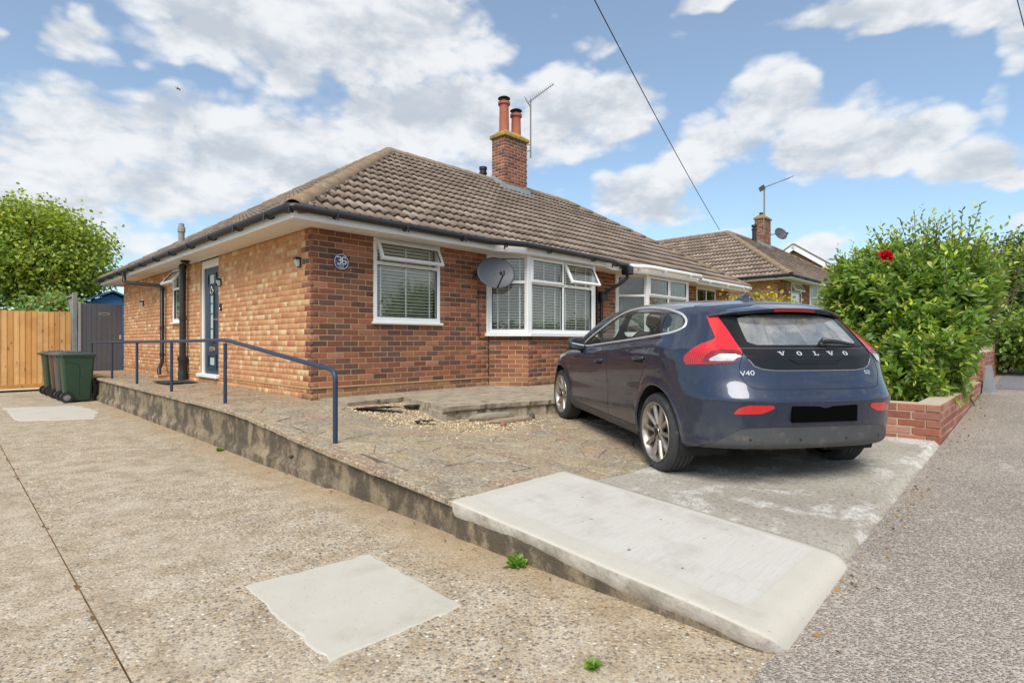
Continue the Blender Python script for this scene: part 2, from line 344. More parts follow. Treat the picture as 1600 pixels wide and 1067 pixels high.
def ground_mat(name, kind):
    m = bpy.data.materials.new(name); m.use_nodes = True; t = NT(m.node_tree); t.n.clear()
    o = t.node('ShaderNodeOutputMaterial'); b = t.node('ShaderNodeBsdfPrincipled'); t.l.new(b.outputs[0], o.inputs[0])
    p = t.node('ShaderNodeTexCoord').outputs['Object']; x, y, z = t.sep(p)
    big = t.noise(p, .9, 5, .6); mid = t.noise(p, 5, 6, .65); fine = t.noise(p, 60, 5, .7)
    if kind in ('drive', 'strip', 'asphalt', 'concrete', 'oldconcrete'):
        sc = {'drive': 58, 'strip': 70, 'asphalt': 105, 'concrete': 90, 'oldconcrete': 80}[kind]
        pw = t.vmath('ADD', p, t.vmath('MULTIPLY', t.node('ShaderNodeTexNoise').outputs['Color'], (.01, .01, 0)))
        vd = t.voro(pw, sc); vc = t.voro(pw, sc, out='Color'); r1, g1, b1 = t.sep(vc)
        vd2 = t.voro(pw, sc*2.3); vc2 = t.voro(pw, sc*2.3, out='Color'); r2 = t.sep(vc2)[0]
    if kind in ('drive', 'strip'):
        peb = t.ramp(r1, [(0, lin('6f675c')), (.18, lin('9a8b76')), (.38, lin('bda98a')), (.55, lin('8d857c')), (.7, lin('cdbfa6')), (.84, lin('b08f66')), (.93, lin('e2dccd')), (1, lin('5c5751'))], 'CONSTANT')
        matrix = t.mix(big, (*lin('afa18c'), 1), (*lin('c8baa5'), 1))
        matrix = t.mix(t.smooth(mid, .35, .7), matrix, (*lin('a08f76'), 1))
        inst = t.math('MULTIPLY', t.smooth(vd, .62, .38), t.smooth(g1, .28, .4))
        show = t.smooth(t.noise(p, .7, 5, .6), .34, .58) if kind == 'drive' else t.math('MULTIPLY', t.smooth(t.noise(p, .8, 5, .6), .42, .66), .8)
        inst = t.math('MULTIPLY', inst, t.math('ADD', .26, t.math('MULTIPLY', show, .58)))
        c = t.mix(inst, matrix, peb)
        small = t.mix(t.smooth(r2, .78, .82), (1, 1, 1, 1), (1.28, 1.25, 1.20, 1)); small = t.mix(t.smooth(r2, .22, .16), small, (.60, .58, .55, 1))
        c = t.mix(.85, c, small, 'MULTIPLY')
        if kind == 'drive':
            # soil washed against the foot of the wall
            ed = t.math('ADD', t.math('SUBTRACT', -1.08, x), t.math('MULTIPLY', t.math('SUBTRACT', t.noise(p, 1.3, 6, .65), .5), 1.1))
            soil = t.math('MULTIPLY', t.smooth(ed, .48, .08), t.smooth(y, -6.2, -4.6))
            c = t.mix(t.math('MULTIPLY', soil, .62), c, t.mix(mid, (*lin('b89c78'), 1), (*lin('a08868'), 1)))
            dk = t.smooth(t.noise(t.vmath('ADD', p, (5, 9, 0)), .8, 6, .6), .55, .74)
            c = t.mix(t.math('MULTIPLY', dk, .5), c, (*lin('7b6e5f'), 1)); lt = t.smooth(t.noise(t.vmath('ADD', p, (1, 3, 0)), 1.7, 7, .68), .54, .70); c = t.mix(t.math('MULTIPLY', lt, .4), c, (*lin('cbbfaa'), 1))
        h = t.math('ADD', t.math('MULTIPLY', t.smooth(vd, .6, .1), inst), t.math('MULTIPLY', fine, .5))
        t.put(b.inputs['Normal'], t.bump(h, .75, .007)); b.inputs['Roughness'].default_value = .88
    elif kind == 'asphalt':
        base = t.mix(t.smooth(big, .35, .65), (*lin('998e83'), 1), (*lin('b6a99b'), 1))
        peb = t.ramp(r1, [(0, lin('857a6f')), (.3, lin('b3a699')), (.55, lin('998d82')), (.75, lin('cbbeb0')), (.9, lin('a6907c')), (.96, lin('d5cdc2')), (1, lin('5a5553'))], 'CONSTANT')
        c = t.mix(.58, base, peb)
        wear = t.smooth(t.noise(t.vmath('MULTIPLY', p, (1, 2.2, 1)), 2.6, 8, .74, .6), .56, .70)
        c = t.mix(t.math('MULTIPLY', wear, .5), c, (*lin('d8ccbf'), 1))
        brn = t.smooth(t.noise(t.vmath('ADD', p, (2, 1, 0)), 1.1, 6, .65), .56, .74)
        c = t.mix(t.math('MULTIPLY', brn, .35), c, (*lin('a38c76'), 1))
        h = t.math('ADD', t.smooth(vd, .6, .1), t.math('MULTIPLY', fine, .6))
        t.put(b.inputs['Normal'], t.bump(h, .9, .008)); b.inputs['Roughness'].default_value = .9
    elif kind == 'concrete':
        # brushed new concrete
        br = t.noise(t.vmath('MULTIPLY', p, (3, 90, 1)), 2.2, 5, .7)
        br2 = t.noise(t.vmath('MULTIPLY', p, (1.2, 22, 1)), 1.5, 4, .7)
        c = t.mix(t.smooth(br, .35, .7), (*lin('cac5bb'), 1), (*lin('bfb9ae'), 1))
        c = t.mix(t.math('MULTIPLY', t.smooth(br2, .58, .72), .28), c, (*lin('a9a29a'), 1))
        c = t.mix(t.math('MULTIPLY', t.smooth(t.noise(p, 2.2, 7, .7), .48, .68), .5), c, (*lin('a79f93'), 1)); c = t.mix(t.math('MULTIPLY', t.smooth(t.noise(p, 70, 4, .7), .62, .70), .5), c, (*lin('8d8579'), 1)); c = t.mix(t.math('MULTIPLY', t.smooth(t.noise(p, 19, 3, .5), .72, .76), .8), c, (*lin('5f584f'), 1))
        h = t.math('ADD', t.math('MULTIPLY', br, .8), t.math('MULTIPLY', fine, .4))
        t.put(b.inputs['Normal'], t.bump(h, .22, .003)); b.inputs['Roughness'].default_value = .85
    elif kind == 'patch':
        c = t.mix(mid, (*lin('cac4b6'), 1), (*lin('bbb4a5'), 1)); c = t.mix(t.math('MULTIPLY', t.smooth(t.noise(p, 2.6, 6, .65), .52, .7), .4), c, (*lin('aaa08e'), 1)); c = t.mix(t.smooth(t.noise(p, 90, 3), .66, .72), c, (*lin('9c9588'), 1))
        t.put(b.inputs['Normal'], t.bump(fine, .3, .003)); b.inputs['Roughness'].default_value = .9
    elif kind == 'oldconcrete':
        c = t.mix(t.smooth(big, .35, .65), (*lin('a29a8d'), 1), (*lin('b7b0a2'), 1))
        st = t.smooth(t.noise(p, 2.1, 8, .72, .4), .50, .60); c = t.mix(t.math('MULTIPLY', st, .8), c, (*lin('d6d2c8'), 1))
        sp = t.smooth(t.noise(p, 34, 6, .75), .54, .62); c = t.mix(t.math('MULTIPLY', sp, .6), c, (*lin('6e675d'), 1))
        c = t.mix(t.math('MULTIPLY', t.smooth(r1, .75, .8), .35), c, (*lin('7a6f62'), 1))
        h = t.math('ADD', t.smooth(vd, .6, .1), fine)
        t.put(b.inputs['Normal'], t.bump(h, .5, .005)); b.inputs['Roughness'].default_value = .9
    elif kind == 'cement':
        c = t.mix(t.smooth(t.noise(p, 6, 7, .7), .35, .68), (*lin('c9c3b8'), 1), (*lin('9a9184'), 1)); c = t.mix(t.math('MULTIPLY', t.smooth(t.noise(p, 22, 6, .7), .55, .7), .6), c, (*lin('7d7468'), 1))
        t.put(b.inputs['Normal'], t.bump(t.math('ADD', fine, t.math('MULTIPLY', mid, 2)), .6, .008)); b.inputs['Roughness'].default_value = .92
    elif kind == 'wallface':
        base = t.mix(t.smooth(t.noise(p, 2.4, 6, .65), .35, .65), (*lin('8d7f69'), 1), (*lin('a09077'), 1))
        dark = t.smooth(t.math('ADD', t.noise(t.vmath('MULTIPLY', p, (1, 1, .75)), 4.4, 9, .72, .15), t.math('MULTIPLY', t.math('SUBTRACT', t.noise(p, 1.1, 3), .5), .35)), .42, .58)
        c = t.mix(t.math('MULTIPLY', dark, .85), base, (*lin('544d43'), 1))
        ora = t.smooth(t.noise(t.vmath('ADD', p, (4, 4, 4)), 4.5, 7, .7), .60, .70); c = t.mix(t.math('MULTIPLY', ora, .7), c, (*lin('a68250'), 1))
        sp = t.smooth(t.noise(p, 40, 6, .75), .55, .65); c = t.mix(t.math('MULTIPLY', sp, .55), c, (*lin('4b453d'), 1))
        t.put(b.inputs['Normal'], t.bump(t.math('ADD', fine, t.math('MULTIPLY', t.noise(p, 18, 6, .7), 1.5)), .8, .012)); b.inputs['Roughness'].default_value = .95
    elif kind == 'stone':
        a = t.node('ShaderNodeVertexColor', layer_name='Col').outputs[0]; q = t.node('ShaderNodeNewGeometry').outputs['Position']
        n1 = t.noise(q, 9, 7, .7); f = t.math('ADD', .62, t.math('MULTIPLY', n1, .76)); c = t.mix(1, a, t.comb(f, f, f), 'MULTIPLY')
        sand = t.smooth(t.noise(t.vmath('ADD', q, (9, 2, 4)), 2.3, 8, .72), .42, .62); c = t.mix(t.math('MULTIPLY', sand, .65), c, (*lin('ab9b80'), 1))
        pk = t.smooth(t.noise(t.vmath('ADD', q, (1, 8, 2)), 3.1, 7, .7), .56, .66); c = t.mix(t.math('MULTIPLY', pk, .4), c, (*lin('a87c68'), 1)); gy = t.smooth(t.noise(t.vmath('ADD', q, (7, 8, 5)), 4.1, 7, .7), .54, .64); c = t.mix(t.math('MULTIPLY', gy, .6), c, (*lin('827a72'), 1))
        li = t.smooth(t.noise(q, 13, 7, .7), .55, .66); c = t.mix(t.math('MULTIPLY', li, .6), c, (*lin('cfc5b0'), 1))
        ye = t.smooth(t.noise(t.vmath('ADD', q, (3, 5, 1)), 5, 7, .7), .56, .66); c = t.mix(t.math('MULTIPLY', ye, .65), c, (*lin('b99a62'), 1))
        sp = t.smooth(t.noise(q, 48, 5, .75), .54, .64); c = t.mix(t.math('MULTIPLY', sp, .55), c, (*lin('6b6153'), 1))
        wh = t.smooth(t.noise(t.vmath('ADD', q, (6, 1, 3)), 7, 8, .75), .58, .68); c = t.mix(t.math('MULTIPLY', wh, .65), c, (*lin('cdc6ba'), 1))
        vq = t.voro(q, 75, out='Color'); pe = t.sep(vq)[0]; c = t.mix(t.math('MULTIPLY', t.smooth(pe, .72, .78), .4), c, (*lin('d8cdb6'), 1)); c = t.mix(t.math('MULTIPLY', t.smooth(pe, .22, .16), .4), c, (*lin('5e554a'), 1))
        t.put(b.inputs['Normal'], t.bump(t.math('ADD', t.noise(q, 70, 5, .7), t.math('MULTIPLY', n1, 2)), .6, .008)); b.inputs['Roughness'].default_value = .9
    elif kind == 'grass':
        c = t.mix(mid, (*lin('5d6b3a'), 1), (*lin('7a7a4c'), 1)); b.inputs['Roughness'].default_value = .95
    if kind == 'stone': c = t.mix(1, c, (.97, .945, .90, 1), 'MULTIPLY')
    b.inputs['Specular IOR Level'].default_value = .25
    t.put(b.inputs['Base Color'], c); return m
for k in ('drive', 'strip', 'asphalt', 'concrete', 'patch', 'oldconcrete', 'wallface', 'cement', 'stone', 'grass'): M['g_'+k] = ground_mat('ground_'+k, k)

sheet('ground', -400, 600, -400, 600, 200, 4, lambda x, y: terr(x)-.07, M['g_grass'])
sheet('pavement', -40, 70, -30, -5.93, 220, 40, lambda x, y: terr(x)+.002*vnoise(np.stack([x, y], -1), 3), M['g_asphalt'])
# the drive: aggregate slab beside the wall, and the older slab left of the joint
def rough_slab(name, x0, x1, y0, y1, nx, ny, mat, amp=.004, seed=1):
    def zf(x, y): return amp*vnoise(np.stack([x*2, y*2], -1), seed)
    return sheet(name, x0, x1, y0, y1, nx, ny, zf, mat)
rough_slab('driveway', -2.777, -1.07, -5.93, 10.9, 120, 300, M['g_drive'])
rough_slab('driveway_strip', -12, -2.783, -5.93, 10.9, 160, 120, M['g_strip'], seed=2)
o = sheet('soil_joint', -2.794, -2.766, -5.93, 10.9, 6, 900, lambda x, y: -.0042+.0085*vnoise(np.stack([x*30, y*14], -1), 5), pmat('joint_soil', lin('7d6446'), .95, var=.3, vs=14, bump=.6, bs=70, spec=.1))
def blob_sheet(name, pts, z, mat, seed, sub=10, jag=.02):
    """flat patch with a ragged outline"""
    P = []
    for i in range(len(pts)):
        a, b = np.array(pts[i]), np.array(pts[(i+1) % len(pts)]); nrm = np.array([b[1]-a[1], a[0]-b[0]]); nrm = nrm/np.hypot(*nrm)
        n = max(2, int(np.hypot(*(b-a))*sub))
        for k in range(n): P.append(a+(b-a)*k/n + (nrm*random.gauss(0, jag) if k else 0))
    c = sum(P)/len(P); V = [(*c, z)] + [(*p, z-.001) for p in P] + [(*(p+(p-c)/np.hypot(*(p-c))*random.uniform(.012, .03)), z-.009) for p in P]; n = len(P)
    F = [(0, 1+i, 1+(i+1) % n) for i in range(n)] + [(1+i, 1+n+i, 1+n+(i+1) % n, 1+(i+1) % n) for i in range(n)]
    o = ob(name, mesh_np(name, V, F, mat)); o.location = H(0, 0, 0); o.rotation_euler = (0, 0, ANG); return tag(o, kind='structure')
blob_sheet('concrete_patch', [(-2.23,-3.95),(-2.25,-4.8),(-1.65,-4.81),(-1.62,-4.02)], .0042, M['g_patch'], 1, 22, .006)
blob_sheet('concrete_patch', [(-2.5,6.3),(-2.45,4.0),(-1.66,3.55),(-1.45,4.6),(-1.6,5.9)], .006, M['g_patch'], 2, 6, .03)
blob_sheet('concrete_kerb', [(-12,10.75),(-12,10.2),(-1.2,10.2),(-1.2,10.75)], .05, M['g_patch'], 3, 3, .01)
# front yard: mortar bed, then the crazy paving stone by stone, the old concrete by the pavement and the slab along the house
yard = sheet('yard_bed', -1.12, 3.34, -4.5, .1, 90, 90, lambda x, y: zyard(x, y)-.004+.005*vnoise(np.stack([x*6, y*6], -1), 4), pmat('paving_joint', lin('a3967e'), .95, var=.22, vs=9, bump=.7, bs=60, spec=.15, spots=lin('6e6455'), spot_s=16, spot_t=(.52,.64)))
path = sheet('side_path', -1.12, .02, -.5, 10.4, 24, 160, lambda x, y: zyard(x, y)-.010+.004*vnoise(np.stack([x*6, y*6], -1), 6), M['dirt'])
sheet('parking_concrete', -.12, 3.34, -5.94, -4.28, 80, 50, lambda x, y: np.where(y < -5.9, terr(x)-.02, np.maximum(zyard(x, y), terr(x)+.008)+.006+.004*vnoise(np.stack([x*3, y*3], -1), 8)), M['g_oldconcrete'])
sheet('garden_soil', 3.34, 14, -5.85, .05, 60, 30, lambda x, y: terr(x)+.12, M['dirt'])
APRON = [(.12,.06),(.2,-.58),(.62,-.52),(1.05,-.50),(.98,-1.0),(.86,-1.58),(1.25,-1.62),(1.9,-1.76),(2.5,-1.9),(3.4,-1.98),(6.6,-2.0),(6.6,.06)]
def inpoly(p, poly):
    c = False; n = len(poly)
    for i in range(n):
        (x1, y1), (x2, y2) = poly[i], poly[(i+1) % n]
        if (y1 > p[1]) != (y2 > p[1]) and p[0] < (x2-x1)*(p[1]-y1)/(y2-y1)+x1: c = not c
    return c
def apron():
    P = []
    for i in range(len(APRON)):
        a, b = np.array(APRON[i]), np.array(APRON[(i+1) % len(APRON)]); n = max(1, int(np.hypot(*(b-a))/.06))
        for k in range(n): P.append(a+(b-a)*k/n+(rng.normal(0, .010, 2) if i < 10 else 0))
    zt = lambda p: .425+.028*p[1]+.003*float(vnoise(np.array(p)*2, 9))
    n = len(P); V = [(*p, zt(p)) for p in P]; V += [(p[0]+.004, p[1]+.012, zt(p)-.055) for p in P]; V += [(p[0], p[1]+.05, zt(p)-.06) for p in P]; V += [(p[0], p[1]+.05, .05) for p in P]
    F = [tuple(range(n))]
    for r in range(3): F += [(r*n+i, r*n+n+i, r*n+n+(i+1) % n, r*n+(i+1) % n) for i in range(n)]
    o = ob('concrete_apron', mesh_np('concrete_apron', V, F, pmat('worn_concrete', lin('a79a86'), .95, var=.2, vs=4, bump=.7, bs=45, bd=.008, spec=.15, spots=lin('7d7160'), spot_s=7, spot_t=(.52,.66), spots2=(lin('c2b89f'), 24, (.6,.68)))))
    o.location = H(0, 0, 0); o.rotation_euler = (0, 0, ANG); tag(o, kind='structure')
    # the loose kerb pieces under its broken edge
    return o
apron()
def clip_half(poly, a, b, c):
    """keep a*x+b*y<=c"""
    out = []
    for i in range(len(poly)):
        p, q = poly[i], poly[(i+1) % len(poly)]; dp, dq = a*p[0]+b*p[1]-c, a*q[0]+b*q[1]-c
        if dp <= 0: out.append(p)
        if dp*dq < 0: t = dp/(dp-dq); out.append((p[0]+(q[0]-p[0])*t, p[1]+(q[1]-p[1])*t))
    return out
GRAVEL = [(.15,-.62),(1.0,-.55),(.9,-1.55),(1.7,-1.8),(2.0,-2.15),(1.4,-2.35),(.7,-2.15),(.25,-1.6),(.1,-1.05)]
def crazy(parent, x0, x1, y0, y1, sp, skip, tones):
    pts = []
    nx, ny = max(2, round((x1-x0)/sp)), round((y1-y0)/sp)
    for i in range(nx):
        for j in range(ny): pts.append((x0+(i+.5+random.uniform(-.42, .42))*(x1-x0)/nx, y0+(j+.5+random.uniform(-.42, .42))*(y1-y0)/ny))
    for i, p in enumerate(pts):
        if skip(p): continue
        poly = [(x0,y0),(x1,y0),(x1,y1),(x0,y1)]
        for k, q in enumerate(pts):
            if k == i or abs(q[0]-p[0]) > 3*sp or abs(q[1]-p[1]) > 3*sp: continue
            a, b = q[0]-p[0], q[1]-p[1]; L = math.hypot(a, b)
            poly = clip_half(poly, a/L, b/L, (a*(p[0]+q[0])/2+b*(p[1]+q[1])/2)/L - .0042)
            if len(poly) < 3: break
        if len(poly) < 3: continue
        c = (sum(v[0] for v in poly)/len(poly), sum(v[1] for v in poly)/len(poly))
        # split edges so that outlines are a little ragged
        rp = []
        for k in range(len(poly)):
            a, b = poly[k], poly[(k+1) % len(poly)]; L = math.hypot(b[0]-a[0], b[1]-a[1]); rp.append(a)
            if L > .12: rp.append(((a[0]+b[0])/2+random.gauss(0, .006), (a[1]+b[1])/2+random.gauss(0, .006)))
        dz = random.uniform(.0, .007); tx, ty = random.gauss(0, .006), random.gauss(0, .006)
        V = []; n = len(rp)
        for s_, h in ((1, -.03), (1, dz-.004), (.955, dz)):
            for v in rp:
                x, y = c[0]+(v[0]-c[0])*s_, c[1]+(v[1]-c[1])*s_; z = float(zyard(x, y))+h+(x-c[0])*tx+(y-c[1])*ty
                V.append((x-c[0], y-c[1], z-float(zyard(*c))))
        F = [tuple(range(2*n, 3*n))] + [(r*n+k, r*n+(k+1) % n, r*n+n+(k+1) % n, r*n+n+k) for r in (0, 1) for k in range(n)]
        col = np.array(random.choice(tones))*random.uniform(.88, 1.08)
        ob('paving_stone', mesh_np('paving_stone', V, F, M['g_stone'], col=np.tile(col, (len(V), 1))), parent, (c[0], c[1], float(zyard(*c))))
TONES = [lin(h) for h in ('a69a87', 'ab9e8a', '9f937f', 'ab9880', 'a58f7c', 'a98878', 'b2a68f', '9f9585', '9c9186', 'ae9e83')]
crazy(yard, -1.13, 3.25, -4.26, -.45, .285, lambda p: inpoly(p, APRON) or inpoly(p, GRAVEL) or (p[0] < -.12 and p[1] < -4.15), TONES)
crazy(path, -1.13, 0, -.44, 8.6, .36, lambda p: False, [lin(h) for h in ('a08d76', '9a8570', 'a8967d', '96806c', 'ab8c72')])
def ramp_slab():
    y0, y1 = -5.96, -4.14; ny = 130; V = []; F = []; ys = np.linspace(y1, y0, ny+1); q = .12
    for y in ys:
        k = np.clip((y0+q-y)/q, 0, 1); ins = .10*(1-math.sqrt(max(0, 1-k*k)))
        top = float(np.interp(y, [-5.96, -5.72, -4.14], [.075, .100, .215])); end = math.sqrt(max(0, 1-(np.clip((y0+.10-y)/.10, 0, 1))**2)); top = .004+(top-.004)*end
        xa, xb = -1.135+ins, -.06-ins*.8; zb = max(-.01, top-.085-.02*float(vnoise(np.array([[y*5, 0.]]), 41)[0])); r = min(.013, top*.4)
        prof = [(xa+.02, zb), (xa+.004, zb+(top-zb)*.35), (xa, top-r*1.1), (xa+r*.12, top-r*.62), (xa+r*.38, top-r*.26), (xa+r*.8, top-r*.05)]
        prof += [(xa+r+(xb-.05-xa-r)*f, top-.003*(1 if (.13 < f < .95 and y0+.17 < y < y1-.07) else 0)) for f in np.linspace(0, 1, 40)] + [(xb-.008, top-.004), (xb, top-.03), (xb, top-.12)]
        for x, z in prof:
            V.append((x+.004*float(vnoise(np.array([[y*7, z*9]]), 31)[0])*(x < -1.05), y, z+.0022*float(vnoise(np.array([[x*5, y*5]]), 11)[0])))
    w = len(prof)
    F = [(i*w+k, i*w+w+k, i*w+w+k+1, i*w+k+1) for i in range(ny) for k in range(w-1)]
    me = mesh_np('concrete_ramp', V, F, [M['g_concrete'], M['g_cement'], M['g_patch']], True); me.polygons.foreach_set('material_index', [1 if k < 3 else (0 if (10 < k < 44 and y0+.17 < ys[i] < y1-.07) else 2) for i in range(ny) for k in range(w-1)]); o = ob('concrete_ramp', me); o.location = H(0, 0, 0); o.rotation_euler = (0, 0, ANG)
    tag(o, kind='structure')
ramp_slab()
def retaining_wall():
    t = thing('retaining_wall', 'low stained concrete retaining wall along the drive below the handrail', 'wall', (-1.1, 0, 0))
    ny, nz = 420, 14; ys = np.linspace(8.75, -5.9, ny+1)
    V = []; F = []
    for y in ys:
        top = float(zyard(-1.1, y))-.005
        if y < -4.15: top = float(np.interp(y, [-5.93, -5.75, -4.15], [.0, .05, .165]))
        top = max(top, .0)
        for k in range(nz+1):
            z = -.02+(top+.02)*k/nz; n = float(vnoise(np.array([[y*2.2, z*5]]), 21)[0]); n2 = float(vnoise(np.array([[y*9, z*16]]), 22)[0])
            x = -.012*n-.007*n2
            if z < .095+.02*n and y > -2.6: x -= .035                    # footing ledge
            if y < -4.15: x -= .016
            if k == nz: x += .02
            V.append((x, y, z))
        V.append((.16, y, top+.004))
    w = nz+2
    for i in range(ny):
        for k in range(nz+1): F.append((i*w+k, i*w+w+k, i*w+w+k+1, i*w+k+1))
    # end face by the gate
    F.append(tuple(range(w)))
    ob('wall_face', mesh_np('wall_face', V, F, M['g_wallface'], True), t)
    # uneven capping stones on the upper edge
    y = 8.7; i = 0
    while y > -4.05:
        L = random.uniform(.22, .5); L = min(L, y+4.1); yc = y-L/2
        z = float(zyard(-1.1, yc)); sl = (float(zyard(-1.1, yc+.1))-float(zyard(-1.1, yc-.1)))/.2
        mb = MB(); mb.c = tuple(np.array(random.choice(TONES))*random.uniform(.75, 1.05))
        mb.bbox(-.03-random.uniform(0, .012), .05+random.uniform(0, .08), -L/2+.004, L/2-.004, -.032, .012, .007, Matrix.Rotation(math.atan(sl), 4, 'X'))
        mb.build('capping_stone', M['g_stone'], t, col=True, loc=(0, yc, z), rot=(0, random.gauss(0, .02), random.gauss(0, .015)))
        y -= L
retaining_wall()
def gravel():
    V = []; F = []; C = []
    cols = [lin(h) for h in ('cdb48c', 'd9c6a3', 'b99a70', 'e3d8c0', 'a98b68', 'c7a67c', '9c8a74')]
    base = np.array([(1,0,0),(0,1,0),(-1,0,0),(0,-1,0),(0,0,.7),(.5,.5,.45),(-.5,.5,.5),(-.5,-.5,.4),(.5,-.5,.5)])
    fc = [(0,1,5),(5,1,4),(0,5,4),(1,2,6),(6,2,4),(1,6,4),(2,3,7),(7,3,4),(2,7,4),(3,0,8),(8,0,4),(3,8,4)]
    n = 0
    while n < 3600:
        x, y = random.uniform(-.1, 2.6), random.uniform(-2.7, -.45)
        if inpoly((x, y), APRON): continue
        if not inpoly((x, y), GRAVEL) and random.random() > .10: continue
        s = random.uniform(.006, .016); z = float(zyard(x, y))-.004+random.uniform(0, .008)
        a = random.uniform(0, 6.3); M_ = np.array([[math.cos(a), -math.sin(a), 0], [math.sin(a), math.cos(a), 0], [0, 0, 1]])
        v = base*(s, s*random.uniform(.6, 1), s*random.uniform(.6, 1.1)); b = len(V)
        V += [tuple(q) for q in (v@M_.T+(x, y, z))]; F += [tuple(i+b for i in f) for f in fc]; C += [random.choice(cols)]*9; n += 1
    o = ob('gravel', mesh_np('gravel', V, F, pmat('gravel', attr=True, rough=.8, var=.1, vs=40), col=C)); o.location = H(0, 0, 0); o.rotation_euler = (0, 0, ANG)
    tag(o, 'pale yellow gravel filling the broken hollow in the paving', 'gravel', kind='stuff')
gravel()
# ---------------------------------------------------------------- brickwork, roofs, windows
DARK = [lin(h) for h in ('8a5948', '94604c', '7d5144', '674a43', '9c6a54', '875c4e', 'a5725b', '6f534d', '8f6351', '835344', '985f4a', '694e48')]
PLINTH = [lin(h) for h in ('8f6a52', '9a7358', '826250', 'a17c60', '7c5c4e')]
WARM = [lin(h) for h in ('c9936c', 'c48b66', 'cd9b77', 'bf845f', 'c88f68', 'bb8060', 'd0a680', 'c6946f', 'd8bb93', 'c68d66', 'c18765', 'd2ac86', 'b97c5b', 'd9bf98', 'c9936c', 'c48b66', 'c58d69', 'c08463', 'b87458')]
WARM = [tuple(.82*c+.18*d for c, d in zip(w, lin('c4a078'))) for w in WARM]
BRICK_F = [(0,1,2,3),(4,5,1,0),(5,6,2,1),(6,7,3,2),(7,4,0,3),(8,9,5,4),(9,10,6,5),(10,11,7,6),(11,8,4,7)]
def brick_verts(L, h=.065, d=.03, c=.005):
    """a brick in wall coordinates: x along, -y outwards, z up, centred"""
    a, b = L/2, h/2
    return [(-a+c,0,-b+c),(a-c,0,-b+c),(a-c,0,b-c),(-a+c,0,b-c),(-a,c,-b),(a,c,-b),(a,c,b),(-a,c,b),(-a,d,-b),(a,d,-b),(a,d,b),(-a,d,b)]
POOL = {}       # per building: bricks waiting to be built, with how large they show
def frame_world(root_m, org, phi):
    return root_m @ Matrix.Translation((org[0], org[1], 0)) @ Matrix.Rotation(phi, 4, 'Z')
def brick_wall(key, root, root_m, name, org, phi, length, z0, nc, opens=(), bond='stretcher', tone=None, thick=.1, course=.075, shift=0, mortar='mortar', top=None, short=0):
    """mortar panel as a part, its bricks queued in POOL[key]"""
    zt = z0+nc*course if top is None else top
    cuts = sorted({z0, zt} | {z for o in opens for z in o[2:4] if z0 < z < zt}); mb = MB()
    for a, b in zip(cuts, cuts[1:]):
        segs = [(0, length)]
        for o in opens:
            if o[2] < (a+b)/2 < o[3]:
                segs = [q for s in segs for q in ((s[0], min(s[1], o[0])), (max(s[0], o[1]), s[1])) if q[1]-q[0] > .005]
        for s in segs: mb.box(s[0]+(.012 if s[0] == 0 else 0), s[1]-((short or .012) if s[1] == length else 0), .006, thick, a, b)
    panel = mb.build(name, M[mortar], root, loc=(org[0], org[1], 0), rot=(0, 0, phi))
    W = frame_world(root_m, org, phi); lst = POOL.setdefault(key, [])
    for c in range(nc):
        za = z0+c*course+.005; zc = za+.0325; s = -.1125*(c % 2)-shift; r = random.Random(sum(map(ord, name))*977+c*131+round(org[0]*10)*17+round(org[1]*10))
        while s < length:
            if bond == 'stretcher': L = .215
            else: L = r.choice((.215, .1025, .1025, .1025, .07, .1025, .085))
            a, b = max(s, .0015), min(s+L, length); s += L+.01
            if b-a < .025: continue
            segs = [(a, b)]
            for o in opens:
                if o[2] < zc < o[3]: segs = [q for t in segs for q in ((t[0], min(t[1], o[0]-.005)), (max(t[0], o[1]+.005), t[1])) if q[1]-q[0] > .025]
            for a, b in segs:
                sc = (a+b)/2; p = W @ Vector((sc, 0, zc)); u, v, dep = proj(p)
                e = W @ Vector((sc+.1, 0, zc)); ue, ve, _ = proj(e)
                vis = -60 < u < 1660 and (W.to_3x3() @ Vector((0, -1, 0))).dot(Vector((0, 0, CAMZ))-p) > 0
                size = abs(ue-u)/.1*(b-a)*.065*865/dep if vis else 0
                pal = tone(sc, zc, r) if tone else r.choice(DARK)
                lst.append((size, panel, sc, zc+.0, b-a, np.array(pal)*r.uniform(.9, 1.1), r.uniform(-.0015, .002)))
    return panel
_bm = {}
def flush_bricks(key, limit):
    lst = sorted(POOL.pop(key), key=lambda b: -b[0]); rest = {}
    for i, (size, panel, s, z, L, col, off) in enumerate(lst):
        if i < limit and size > 0:
            q = (round(L, 3), tuple(np.round(col*12)/12 if False else np.round(col, 2)))
            if q not in _bm: _bm[q] = mesh_np('brick', brick_verts(L), BRICK_F, M['brick'], col=np.tile(col, (12, 1)))
            ob('brick', _bm[q], panel, (s, off, z))
        else: rest.setdefault(panel, []).append((s, z, L, col, off))
    for panel, bl in rest.items():
        V = []; F = []; C = []
        for s, z, L, col, off in bl:
            b = len(V); V += [(x+s, y+off, zz+z) for x, y, zz in brick_verts(L)]; F += [tuple(i+b for i in f) for f in BRICK_F]; C += [col]*12
        tag(ob('brickwork', mesh_np('brickwork', V, np.array(F), M['brick'], col=np.array(C)), panel), kind='stuff')
